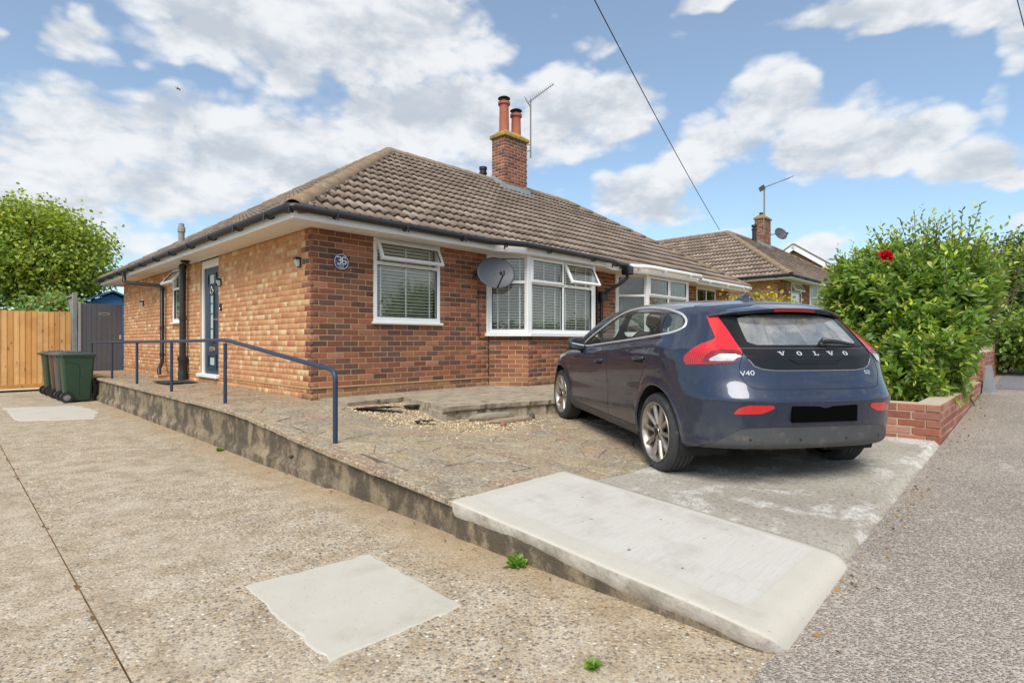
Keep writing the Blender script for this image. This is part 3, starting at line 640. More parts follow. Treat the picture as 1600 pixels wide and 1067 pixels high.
# ---- roof tiles
def tile_verts():
    n = 12; prof = []
    for i in range(n+1):
        s = i/n; ph = (s*2) % 1 if i < n else 1.0
        roll = max(0., math.cos((ph-.5)*2*math.pi*.86)); prof.append((s*.30, .036*roll**.8 - .004*(1-roll)))
    return prof
TPROF = tile_verts(); GAUGE = .3196
def tile_geo(s0, t0, lo=None, hi=None, lift=.0):
    """vertices (s,t,n) of one double-roll tile whose lower edge is at t0"""
    V = []
    for (ds, h) in TPROF:
        for (dt, up) in ((0, .042), (GAUGE+.03, -.004), (.045, -.010)):
            s, t = s0+ds, t0+dt
            if lo is not None: s = min(max(s, lo(t)), hi(t))
            V.append((s, t, h+up+lift))
    F = []
    for i in range(len(TPROF)-1):
        a, b = i*3, i*3+3; F += [(a, b, b+1, a+1), (a+2, b+2, b, a)]
    return V, F
TILE_COL = [lin(h) for h in ('968577', '8e7e72', '9c8c7e', '857669', 'a08f80', '928071', '8a7a6d', '9e8e81')]
def roof_slope(root_m, roof, O, Sx, Tx, Nx, L, cosp, rows, pool, back_hip=True):
    """tiles over one trapezoid slope; pool gets (size, matrix, colour index) for whole tiles"""
    lo = lambda t: max(0, t*cosp); hi = lambda t: L-max(0, t*cosp)
    fm = Matrix(((Sx[0], Tx[0], Nx[0], O[0]), (Sx[1], Tx[1], Nx[1], O[1]), (Sx[2], Tx[2], Nx[2], O[2]), (0, 0, 0, 1)))
    out = []
    for r in range(rows):
        t0 = r*GAUGE-.04; t1 = t0+GAUGE+.03
        k0 = int(lo(max(t0, 0))/.30)-1; k1 = int(hi(max(t0, 0))/.30)+1
        for k in range(k0, k1+1):
            s0 = k*.30
            if s0+.30 <= lo(t0) or s0 >= hi(t0): continue
            whole = s0 >= lo(t1) and s0+.30 <= hi(t1)
            ci = random.randrange(len(TILE_COL)); W = root_m @ fm; p = W @ Vector((s0+.15, t0+.16, 0)); u, v, d = proj(p)
            nrm = (W.to_3x3() @ Vector((0, 0, 1))); vd = (Vector((0, 0, CAMZ))-p); cs = nrm.dot(vd.normalized())
            size = max(0, cs)*(865/d)**2 if -20 < u < 1620 else 0
            out.append((size if whole else -1, fm, s0, t0, ci, lo, hi))
    pool += [(q, roof) for q in out]
_tm = []
def flush_tiles(pool, limit):
    if not _tm:
        for c in TILE_COL:
            V, F = tile_geo(0, 0); _tm.append(mesh_np('tile', V, F, M['tile'], True, col=np.tile(np.array(c), (len(V), 1))))
    pool.sort(key=lambda q: -q[0][0]); rest = {}
    for i, ((size, fm, s0, t0, ci, lo, hi), roof) in enumerate(pool):
        if i < limit and size > 0:
            o = ob('tile', _tm[ci], roof); o.matrix_local = fm @ Matrix.Translation((s0, t0, random.uniform(0, .003))) @ Matrix.Rotation(random.gauss(0, .006), 4, 'Z')
        else: rest.setdefault(roof, []).append((fm, s0, t0, ci, lo, hi))
    for roof, tl in rest.items():
        V = []; F = []; C = []
        for fm, s0, t0, ci, lo, hi in tl:
            v, f = tile_geo(s0, t0, lo, hi, random.uniform(0, .003)); b = len(V); A = np.array(fm)
            V += [tuple(q) for q in (np.array(v)@A[:3, :3].T+A[:3, 3])]; F += [tuple(i+b for i in g) for g in f]; C += [np.array(TILE_COL[ci])*random.uniform(.9, 1.1)]*len(v)
        me = mesh_np('tiling', V, np.array(F), M['tile'], True, col=np.array(C)); tag(ob('tiling', me, roof), kind='stuff')
def ridge_run(roof, a, b, L=.42, r=.125, single=True):
    a, b = Vector(a), Vector(b); d = (b-a); n = max(1, round(d.length/L)); L = d.length/n; d.normalize()
    side = d.cross(Vector((0, 0, 1))).normalized(); upv = side.cross(d)
    key = round(L, 3)
    def geo(L):
        V = []; F = []; m = 10
        for t, rr in ((0, r), (L+.02, r-.012)):
            for k in range(m+1):
                an = math.pi*(k/m*1.1-.05); V.append((t, math.cos(an)*rr, math.sin(an)*rr*.9))
        for k in range(m+1): an = math.pi*(k/m*1.1-.05); V.append((0, math.cos(an)*(r-.018), math.sin(an)*(r-.018)*.9))
        for k in range(m): F += [(k, k+m+1, k+m+2, k+1), (k+2*(m+1), k, k+1, k+1+2*(m+1))]
        return V, F
    base = Matrix(((d.x, side.x, upv.x, 0), (d.y, side.y, upv.y, 0), (d.z, side.z, upv.z, 0), (0, 0, 0, 1)))
    V, F = geo(L); me = mesh_np('ridge_tile', V, F, M['ridge'], True)
    mb = MB()
    for i in range(n):
        o = ob('ridge_tile', me, roof); o.matrix_local = Matrix.Translation(a+d*(L*i)-upv*.045) @ base @ Matrix.Rotation(random.gauss(0, .02), 4, 'X')
    q = Matrix.Translation(a-upv*.05) @ base
    mb.box(0, (b-a).length, -r-.015, r+.015, -.06, .008, q); mb.build('ridge_mortar', M.setdefault('ridge_mortar', pmat('ridge_mortar', lin('6f665c'), .95, var=.3, vs=14, bump=.6, bs=40, spots=lin('aaa69c'), spot_s=18, spot_t=(.55,.65))), roof)
# ---- windows: coordinates x along the wall, y inwards, z up
def window(parent, org, phi, s0, s1, z0, z1, cols, ztr, opens=(), blind='blind', tapes=.37, sill=True, slats=True, name='window', label=None, depth=.07, front=-.012, drop=False, vents=None, open_deg=27, room=True):
    f = .055; m = .05; mb = MB(); y0, y1 = front, front+depth
    mb.bbox(s0, s1, y0, y1, z0, z0+f+.01, .006); mb.bbox(s0, s1, y0, y1, z1-f, z1, .006)
    mb.bbox(s0, s0+f, y0+.001, y1, z0+f, z1-f, .006); mb.bbox(s1-f, s1, y0+.001, y1, z0+f, z1-f, .006)
    xs = [s0+f]; tot = sum(cols); acc = 0
    inner = s1-s0-2*f
    bounds = []
    for i, c in enumerate(cols):
        a = s0+f+inner*acc/tot; acc += c; b = s0+f+inner*acc/tot; bounds.append([a+(m/2 if i else 0), b-(m/2 if i < len(cols)-1 else 0)])
        if i < len(cols)-1: mb.bbox(b-m/2, b+m/2, y0+.002, y1, z0+f, z1-f, .006)
    for a, b in bounds:
        if ztr: mb.bbox(a-.01, b+.01, y0+.003, y1, ztr-m/2, ztr+m/2, .006)
    w = mb.build(name, M['upvc'], parent, loc=(org[0], org[1], 0), rot=(0, 0, phi))
    if label: w['label'] = label
    def pane(a, b, c, d, y, par=None, Mx=None):
        g = MB(); g.box(a, b, y, y+.006, c, d, Mx); return g.build('pane', M['glass'], par or w)
    seal = MB()
    for i, (a, b) in enumerate(bounds):
        zt = ztr-m/2 if ztr else z1-f
        pane(a-.004, b+.004, z0+f, zt+.004, y0+.03)
        for q in ((a, a+.009, z0+f+.01, zt), (b-.009, b, z0+f+.01, zt), (a, b, z0+f+.01, z0+f+.019), (a, b, zt-.009, zt)): seal.box(q[0], q[1], y0+.014, y0+.03, q[2], q[3])
        if ztr:
            c, d = ztr+m/2, z1-f
            if vents is not None and i not in vents: pane(a-.004, b+.004, c-.004, d+.004, y0+.03); continue
            e = .045; Mx = Matrix.Identity(4)
            if i in opens: Mx = Matrix.Translation((0, y0-.012, d+.02)) @ Matrix.Rotation(R(-open_deg), 4, 'X') @ Matrix.Translation((0, -(y0-.012), -(d+.02)))
            v = MB(); A, B, Cc, D = a-.018, b+.018, c-.018, d+.018; ya, yb = y0-.022, y0+.022
            v.bbox(A, B, ya, yb, Cc, Cc+e, .005, Mx); v.bbox(A, B, ya, yb, D-e, D, .005, Mx)
            v.bbox(A, A+e, ya+.001, yb, Cc+e, D-e, .005, Mx); v.bbox(B-e, B, ya+.001, yb, Cc+e, D-e, .005, Mx)
            cs = v.build('casement', M['upvc'], w); pane(A+e-.004, B-e+.004, Cc+e-.004, D-e+.004, y0, cs if False else w, Mx)
            g = MB()
            for q in ((A+e, A+e+.009, Cc+e, D-e), (B-e-.009, B-e, Cc+e, D-e), (A+e, B-e, Cc+e, Cc+e+.009), (A+e, B-e, D-e-.009, D-e)): g.box(q[0], q[1], ya+.012, ya+.02, q[2], q[3], Mx)
            g.build('gasket', M['black'], w)
    seal.build('gasket', M['black'], w)
    if sill:
        g = MB(); g.bbox(s0-.03, s1+.03, front-.045, .03, z0-.035, z0+.002, .008); g.build('sill', M['upvc'], w)
    if blind:
        g = MB()
        a, b = s0+.07, s1-.07; z = z0+.08; tl = .014 if blind == 'blind' else .018
        while z < z1-.06:
            g.add([(a, .085-.018, z+tl), (b, .085-.018, z+tl), (b, .085+.018, z-tl), (a, .085+.018, z-tl), (a, .085-.018, z+tl-.003), (b, .085-.018, z+tl-.003)], [(0,1,2,3), (4,5,1,0)]); z += .047
        tag(g.build('blind_slats', M[blind], w), kind='stuff')
        g = MB(); n = max(1, round((b-a)/tapes)); st = (b-a)/(n)
        for k in range(n+ (1 if n < 3 else 0)):
            x = a+.08+k*(b-a-.16)/max(1, n-(0 if n < 3 else 1)); g.box(x-.012, x+.012, .062, .066, z0+.07, z1-.07)
        g.build('blind_tape', M[blind], w)
    if not room: return w
    g = MB(); e = .12; ya, yb = .10, .9
    V = [(s0-e,ya,z0-e),(s1+e,ya,z0-e),(s1+e,ya,z1),(s0-e,ya,z1),(s0-e,yb,z0-e),(s1+e,yb,z0-e),(s1+e,yb,z1),(s0-e,yb,z1)]
    g.add(V, [(4,5,6,7),(0,1,5,4),(1,2,6,5),(2,3,7,6),(3,0,4,7)]); g.build('dark_room_box', M['room'], w)  # dark box added behind the glass to make the interior dark
    return w
# ---------------------------------------------------------------- the bungalow (a pair under one hipped roof)
EV, ZE, ZRG, ZS = .42, 2.70, 5.14, 2.586          # eaves overhang, eaves, ridge, soffit
RUN = 3.33+EV; PITCH = math.atan((ZRG-ZE)/RUN); CP, SP = math.cos(PITCH), math.sin(PITCH)
WID, DEP, MID = 12.62, 10.3, 6.31
DPC = .56
def bungalow(label, loc, near, group=None):
    b = thing('bungalow', label, 'house', loc, group=group)
    rm = Matrix.Translation(H(*loc)) @ Matrix.Rotation(ANG, 4, 'Z')
    key = 'b%d' % near
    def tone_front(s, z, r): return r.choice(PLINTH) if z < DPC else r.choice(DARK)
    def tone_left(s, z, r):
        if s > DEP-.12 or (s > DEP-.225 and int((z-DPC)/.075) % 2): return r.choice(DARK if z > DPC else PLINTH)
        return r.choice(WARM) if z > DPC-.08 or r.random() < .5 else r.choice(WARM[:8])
    zb = DPC-.225; nc = 30
    win1 = (.90, 2.05, 1.425, 9)
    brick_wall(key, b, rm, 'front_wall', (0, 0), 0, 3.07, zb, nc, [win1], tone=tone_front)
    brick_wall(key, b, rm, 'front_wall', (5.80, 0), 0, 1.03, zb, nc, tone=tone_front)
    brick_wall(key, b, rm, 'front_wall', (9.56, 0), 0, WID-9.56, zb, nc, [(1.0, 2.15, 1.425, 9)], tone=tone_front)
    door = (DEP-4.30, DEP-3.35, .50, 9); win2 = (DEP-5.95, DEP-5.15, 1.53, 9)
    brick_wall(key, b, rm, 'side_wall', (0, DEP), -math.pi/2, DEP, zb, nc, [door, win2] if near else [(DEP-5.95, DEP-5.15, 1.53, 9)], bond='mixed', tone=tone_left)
    for x0 in (3.07, 6.83):
        for org, phi, L in (((x0, 0), -math.pi/4, .667), ((x0+.472, -.472), 0, 1.79), ((x0+2.262, -.472), math.pi/4, .667)):
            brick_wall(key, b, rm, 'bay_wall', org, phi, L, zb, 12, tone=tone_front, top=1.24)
    # pale damp course and far walls
    mb = MB(); mb.box(-.012, 3.07, -.012, .0, DPC-.009, DPC+.009); mb.box(-.012, 0, -.012, DEP, DPC-.009, DPC+.009)
    if near: pass
    mb.build('damp_course', M['mortar'], b)
    mb = MB(); mb.box(WID-.1, WID, .1, DEP, zb, ZS); mb.box(.1, WID-.1, DEP-.1, DEP, zb, ZS); mb.build('rear_wall', M['mortar'], b)
    # chimney
    cx0, cx1, cy0, cy1 = 6.30, 7.10, 2.84, 3.30; z0 = 4.66
    for org, phi, L in (((cx0, cy0), 0, cx1-cx0), ((cx0, cy1), -math.pi/2, cy1-cy0)):
        brick_wall(key, b, rm, 'chimney_stack', org, phi, L, z0, 20, tone=lambda s, z, r: np.array(r.choice(DARK))*(1.0), mortar='mortar_pale', thick=.08)
    mb = MB(); mb.box(cx0+.05, cx1-.006, cy0+.05, cy1-.0, z0-.6, z0+1.5); mb.build('chimney_core', M['mortar_pale'], b)
    zc = z0+1.5
    lich = pmat('lichened_mortar', lin('9c8250'), .95, var=.25, vs=9, bump=.7, bs=40, spots=lin('b79a35'), spot_s=6, spot_t=(.45,.6), spots2=(lin('6f675c'), 9, (.55,.65))) if 'lich' not in M else M['lich']
    M['lich'] = lich
    mb = MB(); e = .045
    mb.bbox(cx0-e, cx1+e, cy0-e, cy1+e, zc, zc+.085, .012)
    mb.add([(cx0-e+.01,cy0-e+.01,zc+.085),(cx1+e-.01,cy0-e+.01,zc+.085),(cx1+e-.01,cy1+e-.01,zc+.085),(cx0-e+.01,cy1+e-.01,zc+.085),(cx0+.12,cy0+.12,zc+.21),(cx1-.12,cy0+.12,zc+.21),(cx1-.12,cy1-.12,zc+.21),(cx0+.12,cy1-.12,zc+.21)], [(0,1,5,4),(1,2,6,5),(2,3,7,6),(3,0,4,7),(4,5,6,7)])
    mb.build('chimney_cap', lich, b)
    terra = M.setdefault('terra', pmat('terracotta', lin('a5604a'), .8, var=.15, vs=6, bump=.3, bs=50, spots=lin('70513f'), spot_s=7, spot_t=(.6,.72)))
    if near:
        for px, zt in ((6.50, 7.08), (6.93, 6.90)):
            mb = MB(); mb.lathe([(.16, zc+.06), (.155, zc+.15), (.125, zc+.22), (.115, zt-.12), (.118, zt-.07), (.15, zt-.06), (.15, zt), (.12, zt), (.11, zt-.2)], 24)
            pot = autosmooth(mb.build('chimney_pot', terra, b, loc=(px, 3.07, 0)))
            mb = MB(); mb.lathe([(.10, zt-.02), (.10, zt+.05), (.105, zt+.05), (.105, zt-.02)], 16)
            for k in range(3):
                a = k*2.094+.4; mb.tube([(.1*math.cos(a), .1*math.sin(a), zt), (.13*math.cos(a), .13*math.sin(a), zt+.1)], .006, 6)
            mb.lathe([(.155, zt+.088), (.15, zt+.10), (.09, zt+.135), (.0, zt+.15), (0, zt+.14), (.08, zt+.12), (.145, zt+.085)], 24)
            autosmooth(mb.build('cowl', M['black'], pot))
    else:
        mb = MB(); mb.lathe([(.09, zc+.1), (.08, zc+.3), (.09, zc+.32)], 14, caps=True); mb.build('chimney_pot', M['black'], b, loc=(6.5, 3.07, 0))
    mb = MB(); lead = M.setdefault('lead', pmat('lead', lin('9aa3a3'), .6, .2, var=.2, vs=10, bump=.3, bs=30, spots=lin('6f7a80'), spot_s=8))
    zr = lambda y: ZE+(y+EV)*(ZRG-ZE)/RUN
    for x, L in ((cx0-.012, 0),):
        mb.add([(cx0-.015, cy0-.02, zr(cy0)+.02), (cx0-.015, cy1, zr(cy1)+.02), (cx0-.015, cy1, zr(cy1)+.17), (cx0-.015, cy0-.02, zr(cy0)+.17),
                (cx0-.15, cy0-.02, zr(cy0)+.05), (cx0-.15, cy1, zr(cy1)+.05)], [(0,1,2,3), (0,4,5,1)])
        mb.add([(cx0-.16, cy0-.018, zr(cy0)+.16), (cx1+.1, cy0-.018, zr(cy0)+.16), (cx1+.1, cy0-.018, zr(cy0)+.03), (cx0-.16, cy0-.018, zr(cy0)+.03), (cx1+.1, cy0-.2, zr(cy0-.2)+.062), (cx0-.16, cy0-.2, zr(cy0-.2)+.062)], [(0,1,2,3), (3,2,4,5)])
    mb.build('flashing', lead, b)
    # roof
    x0, x1, y0, y1 = -EV, WID+EV, -EV, DEP+.40
    A_, B_ = (3.33, 3.33, ZRG), (WID-3.33, 3.33, ZRG); D_, E_ = (3.33, 7.0, ZRG), (WID-3.33, 7.0, ZRG)
    V = [(x0,y0,ZE),(x1,y0,ZE),B_,A_,(x0,y1,ZE),D_,(x1,y1,ZE),E_,(MID,3.33+2.98,ZRG-2.98*.65),(MID,7.6,ZRG-2.98*.65),(MID,y1,ZE)]
    F = [(0,1,2,3),(4,0,3,5),(1,6,7,2),(3,2,8),(3,8,9,5),(2,7,9,8),(4,5,9,10),(6,10,9,7)]
    roof = ob('roof', mesh_np('roof', [(a, c, d-.015) for a, c, d in V], F, pmat('under_roof', lin('5a4c40'), .95) if 'uroof' not in M else M['uroof']), b); M['uroof'] = roof.data.materials[0]
    pool = []
    roof_slope(rm, roof, (x0, y0, ZE), (1,0,0), (0,CP,SP), (0,-SP,CP), x1-x0, CP, 14, pool)
    roof_slope(rm, roof, (x0, y1, ZE), (0,-1,0), (CP,0,SP), (-SP,0,CP), y1-y0, CP, 14, pool)
    flush_tiles(pool, 300 if near else 0)
    up = .03
    for a, c in (((x0,y0,ZE), A_), (A_, B_), ((x1,y0,ZE), B_), (A_, D_), ((x0,y1,ZE), D_)):
        ridge_run(roof, (a[0], a[1], a[2]+up), (c[0], c[1], c[2]+up))
    # eaves: soffit boards, fascia, gutter
    mb = MB()
    mb.box(x0+.02, x1-.02, y0+.02, -.0, ZS, ZS+.02); mb.box(x0+.02, 0, 0, y1-.02, ZS, ZS+.02); mb.box(0, WID, DEP, y1-.02, ZS, ZS+.02)
    for k in range(1, 4): mb.box(x0+.02, x1-.02, y0+k*.1, y0+k*.1+.004, ZS-.003, ZS); mb.box(x0+k*.1, x0+k*.1+.004, 0, y1-.02, ZS-.003, ZS)
    mb.build('soffit', M['soffit'], b)
    mb = MB(); mb.bbox(x0, x1, y0, y0+.02, ZS-.012, ZE+.01, .004); mb.bbox(x0, x0+.02, y0+.02, y1, ZS-.012, ZE+.01, .004); mb.bbox(x0, x1, y1-.02, y1, ZS-.012, ZE+.01, .004)
    mb.build('fascia', M['upvc'], b)
    for bx in (3.07, 6.83):
        poly = [(bx-.30, 0), (bx+.28, -.60), (bx+2.44, -.60), (bx+3.02, 0)]; mb = MB(); mb.prism(poly, ZS-.004, ZS+.085)
        mb.prism([(bx-.33, y0+.03), (bx-.27, y0-.0), (bx+.28, -.615), (bx+2.44, -.615), (bx+3.0, y0), (bx+3.06, y0+.03)], ZS-.02, ZS+.10); mb.build('bay_fascia', M['upvc'], b)
    def gutter(path, mat, brk=.95):
        mb = MB(); mb.tube(path, .047, 12); g = autosmooth(mb.build('gutter', mat, b), 50)
        for a, c in zip(path, path[1:]):
            a, c = Vector(a), Vector(c); L = (c-a).length; n = max(1, int(L/brk)); d = (c-a)/L; nrm = Vector((d.y, -d.x, 0))
            for i in range(n):
                p = a+d*(L*(i+.5)/n); ang = math.atan2(d.y, d.x); T = Matrix.Translation(p) @ Matrix.Rotation(ang, 4, 'Z')
                pts = [(0, math.cos(q)*.064, math.sin(q)*.064) for q in np.linspace(math.pi, 2*math.pi, 8)]
                k = MB(); k.tube([(0, .075, -.09)]+[(0, y, z) for _, y, z in pts[::-1]], .011, 6, True, T); k.build('gutter_bracket', mat, g)
        return g
    zg = ZE-.012; gy = y0-.058; gx = x0-.058
    blk = M['black']
    if near:
        gutter([(2.60, gy, zg), (gx+.05, gy, zg), (gx, gy+.05, zg), (gx, y1, zg)], blk)
        gutter([(2.60, gy, zg), (3.22, gy-.20, zg), (5.70, gy-.20, zg-.01), (6.10, gy-.06, zg-.01), (6.42, gy-.06, zg-.012)], blk)
        gutter([(6.55, gy-.03, zg), (7.02, gy-.22, zg), (9.34, gy-.22, zg), (9.75, gy-.02, zg)], M['upvc']); gutter([(9.8, gy+.03, zg-.01), (x1, gy+.03, zg-.01)], M['upvc'])
    else:
        gutter([(WID, gy, zg), (gx, gy, zg), (gx, y1, zg)], blk)
    # windows
    lb = 'first-floor' if False else None
    w1 = window(b, (0, 0), 0, .90, 2.05, 1.425, ZS-.002, [1], 2.24, opens=(0,), tapes=.30)
    if not near:
        window(b, (9.56, 0), 0, 1.0, 2.15, 1.425, ZS-.002, [1, 1], 2.24)
    for bi, bx in enumerate((3.07, 6.83)):
        bl = 'blind' if bi == 0 else 'blind_tan'
        window(b, (bx, 0), -math.pi/4, 0, .667, 1.285, ZS-.002, [1], 2.13, vents=(), blind=bl if bi == 0 else None, sill=True, tapes=.3, room=False)
        window(b, (bx+.472, -.472), 0, 0, 1.79, 1.285, ZS-.002, [1, 1], 2.13, opens=(1,) if bi == 0 and near else (), blind=bl, tapes=.28, room=False)
        window(b, (bx+2.262, -.472), math.pi/4, 0, .667, 1.285, ZS-.002, [1], 2.13, vents=(), blind=bl, tapes=.3, room=False)
        g = MB(); pl_ = [(bx+.03, .02), (bx+.5, -.40), (bx+2.234, -.40), (bx+2.70, .02), (bx+2.70, 1.1), (bx+.03, 1.1)]
        g.add([(x, y, 1.22) for x, y in pl_]+[(x, y, ZS-.01) for x, y in pl_], [(0,1,2,3,4,5), (11,10,9,8,7,6), (3,9,10,4), (4,10,11,5), (5,11,6,0)]); g.build('dark_room_box', M['room'], b)  # added dark box keeping the bay interior dark
        mb = MB()
        for q in ((bx+.472, -.472), (bx+2.262, -.472), (bx, -.008), (bx+2.734, -.008)): mb = MB(); mb.bbox(q[0]-.055, q[0]+.055, q[1]-.022, q[1]+.06, 1.25, ZS-.004, .01); mb.build('bay_post', M['upvc'], b)
        mb = MB(); mb.prism([(bx-.09, .02), (bx-.09, -.05), (bx+.43, -.56), (bx+2.30, -.56), (bx+2.82, -.05), (bx+2.82, .02)], 1.238, 1.286); mb.build('bay_sill', M['upvc'], b)
    if near: window(b, (9.56, 0), 0, 1.0, 2.15, 1.425, ZS-.002, [1, 1], None, blind=None)
    window(b, (0, DEP), -math.pi/2, *win2[:3], ZS-.002, [1], 2.19, opens=(0,), tapes=.3, open_deg=38)
    if near:
        # front door in the side wall: y runs towards the back, opening 3.35..4.30
        d = MB(); d.bbox(3.42, 4.22, .0, .045, .585, 2.44, .004)
        P = Matrix.Translation((.115, 0, 0)) @ Matrix(((0, 1, 0, 0), (1, 0, 0, 0), (0, 0, 1, 0), (0, 0, 0, 1)))
        def inw(mb, a, c, dpt0, dpt1, z0, z1, bev=.004): mb.bbox(a, c, dpt0, dpt1, z0, z1, bev, None)
        leaf = MB(); leaf.bbox(.06, .105, 3.42, 4.22, .585, 2.44, .004); leaf = leaf.build('door', M['blue_door'], b)
        fr = MB(); fr.bbox(.03, .12, 3.352, 3.42, .56, ZS-.004, .005); fr.bbox(.03, .12, 4.22, 4.298, .56, ZS-.004, .005); fr.bbox(.031, .12, 3.42, 4.22, 2.44, ZS-.004, .005); fr.build('door_frame', M['upvc'], leaf)
        th = MB(); th.bbox(-.06, .12, 3.30, 4.33, .525, .585, .008); th.build('door_sill', M['upvc'], leaf)
        pn = MB()
        for a, c, z0_, z1_ in ((3.60, 4.04, 2.12, 2.34), (3.72, 3.92, 1.12, 1.98), (3.60, 4.04, .68, .92)):
            for q in ((a, a+.03, z0_, z1_), (c-.03, c, z0_, z1_), (a, c, z0_, z0_+.03), (a, c, z1_-.03, z1_)): pn.bbox(.042, .062, q[0], q[1], q[2], q[3], .006)
        pn.build('door_panel', M['blue_door'], leaf)
        for a, c, z0_, z1_ in ((3.72, 3.92, 2.16, 2.31), (3.75, 3.89, 1.15, 1.36), (3.75, 3.89, 1.38, 1.62), (3.75, 3.89, 1.64, 1.80), (3.75, 3.89, 1.82, 1.95), (3.72, 3.92, .74, .87)):
            g = MB(); g.box(.052, .058, a, c, z0_, z1_); g.build('door_pane', M.setdefault('frost', pmat('frosted_glass', lin('b9c9c6'), .25, var=.1, vs=20)), leaf)
        g = MB(); g.bbox(.045, .062, 3.69, 3.95, .985, 1.055, .008); g.build('letterbox', M['chrome'], leaf)
        g = MB(); g.tube([(.05, 3.82+.06*math.cos(q), 2.03+.055*math.sin(q)) for q in np.linspace(0, 6.28, 16)], .012, 8); g.tube([(.06, 3.82, 2.09), (.035, 3.82, 2.09)], .028, 10); g.build('knocker', M['chrome'], leaf, smooth=True)
        g = MB(); g.bbox(.05, .062, 3.46, 3.50, 1.40, 1.66, .004); g.tube([(.06, 3.48, 1.53), (.01, 3.48, 1.53), (.01, 3.60, 1.53)], .011, 8); g.build('handle', M['chrome'], leaf)
    flush_bricks(key, 300 if near else 0)
    return b, rm
home, HM = bungalow('brick semi-detached bungalow with brown tiled hipped roof and white bay windows', (0, 0, 0), 1)
def pipes():
    mb = MB(); x = -.075
    # rainwater pipe with swan neck
    mb.tube([(-.48, 7.75, 2.64), (-.48, 7.75, 2.46), (-.44, 7.65, 2.42), (-.10, 6.55, 2.30), (x, 6.45, 2.26), (x, 6.45, .80), (-.10, 6.35, .72), (-.2, 6.15, .60), (-.2, 6.12, .44)], .038, 12)
    for z in (2.2, 1.4, .85): mb.lathe([(.04, z), (.048, z), (.048, z+.06), (.04, z+.06)], 12, Matrix.Translation((x, 6.45, 0)))
    autosmooth(mb.build('downpipe', M['black'], home), 50)
    mb = MB(); mb.tube([(x-.02, 4.97, ZS), (x-.02, 4.97, .86)], .055, 16)
    for z in (2.5, 1.55): mb.lathe([(.056, z), (.066, z), (.066, z+.07), (.056, z+.07)], 16, Matrix.Translation((x-.02, 4.97, 0)))
    mb.lathe([(.056, .88), (.085, .87), (.085, .80), (.075, .78), (.07, .60), (.08, .55), (.08, .42)], 16, Matrix.Translation((x-.02, 4.97, 0)))
    mb.tube([(x, 5.18, .95), (x, 5.18, .62), (x-.02, 5.05, .55)], .022, 8); mb.tube([(x, 5.18, .95), (.02, 5.18, 1.0)], .022, 8)
    autosmooth(mb.build('soil_pipe', M['black_old'], home), 50)
    # front corner pipe between the two bays, with hopper
    mb = MB(); y = -.07; mb.tube([(6.46, -.5, 2.62), (6.46, -.5, 2.44), (6.40, -.40, 2.34), (6.22, -.09, 2.12), (6.18, y, 2.06), (6.18, y, .45)], .036, 12)
    mb.bbox(6.36, 6.56, -.60, -.42, 2.50, 2.68, .02); mb.bbox(6.08, 6.28, -.16, .0, 1.98, 2.16, .02)
    mb.tube([(6.08, -.03, 2.55), (6.08, -.03, 1.2)], .02, 8)
    autosmooth(mb.build('downpipe', M['black'], home), 50)
    mb = MB(); mb.lathe([(.06, 3.0), (.06, 3.5), (.075, 3.5), (.075, 3.6), (.055, 3.62), (.055, 3.68), (.0, 3.70)], 14, Matrix.Translation((.36, 6.75, 0)))
    autosmooth(mb.build('vent_pipe', pmat('weathered_vent', lin('8c8a84'), .7, var=.2, vs=12, spots=lin('4f4c47'), spot_s=12), home), 50)
    mb = MB(); mb.lathe([(.075, 4.8), (.075, 5.36), (.10, 5.37), (.10, 5.42), (.08, 5.43), (.08, 5.47), (.10, 5.48), (.10, 5.55), (0, 5.57)], 16, Matrix.Translation((6.30, 3.62, 0)))
    autosmooth(mb.build('flue_pipe', M['black'], home), 50)
    mb = MB(); mb.tube([(2.83, -.012, 2.0), (2.83, -.012, 1.26), (2.86, -.012, 1.20), (3.05, -.012, 1.19)], .006, 6); mb.tube([(3.07, -.01, 1.19), (3.54, -.49, 1.19), (5.2, -.49, 1.19)], .006, 6); mb.build('cable', M['black'], home)
pipes()
def lay_text(name, txt, size, mat, parent, M4, ext=.002, align='CENTER'):
    cu = bpy.data.curves.new(name, 'FONT'); cu.body = txt; cu.size = size; cu.extrude = ext; cu.align_x = align; cu.align_y = 'CENTER'; cu.resolution_u = 3
    to = bpy.data.objects.new(name, cu); COL.objects.link(to); bpy.context.view_layer.update()
    me = bpy.data.meshes.new_from_object(to); bpy.data.objects.remove(to); me.materials.clear(); me.materials.append(mat); me.name = name
    o = ob(name, me, parent); o.matrix_local = M4; return o
UPR = Matrix.Rotation(R(90), 4, 'X')
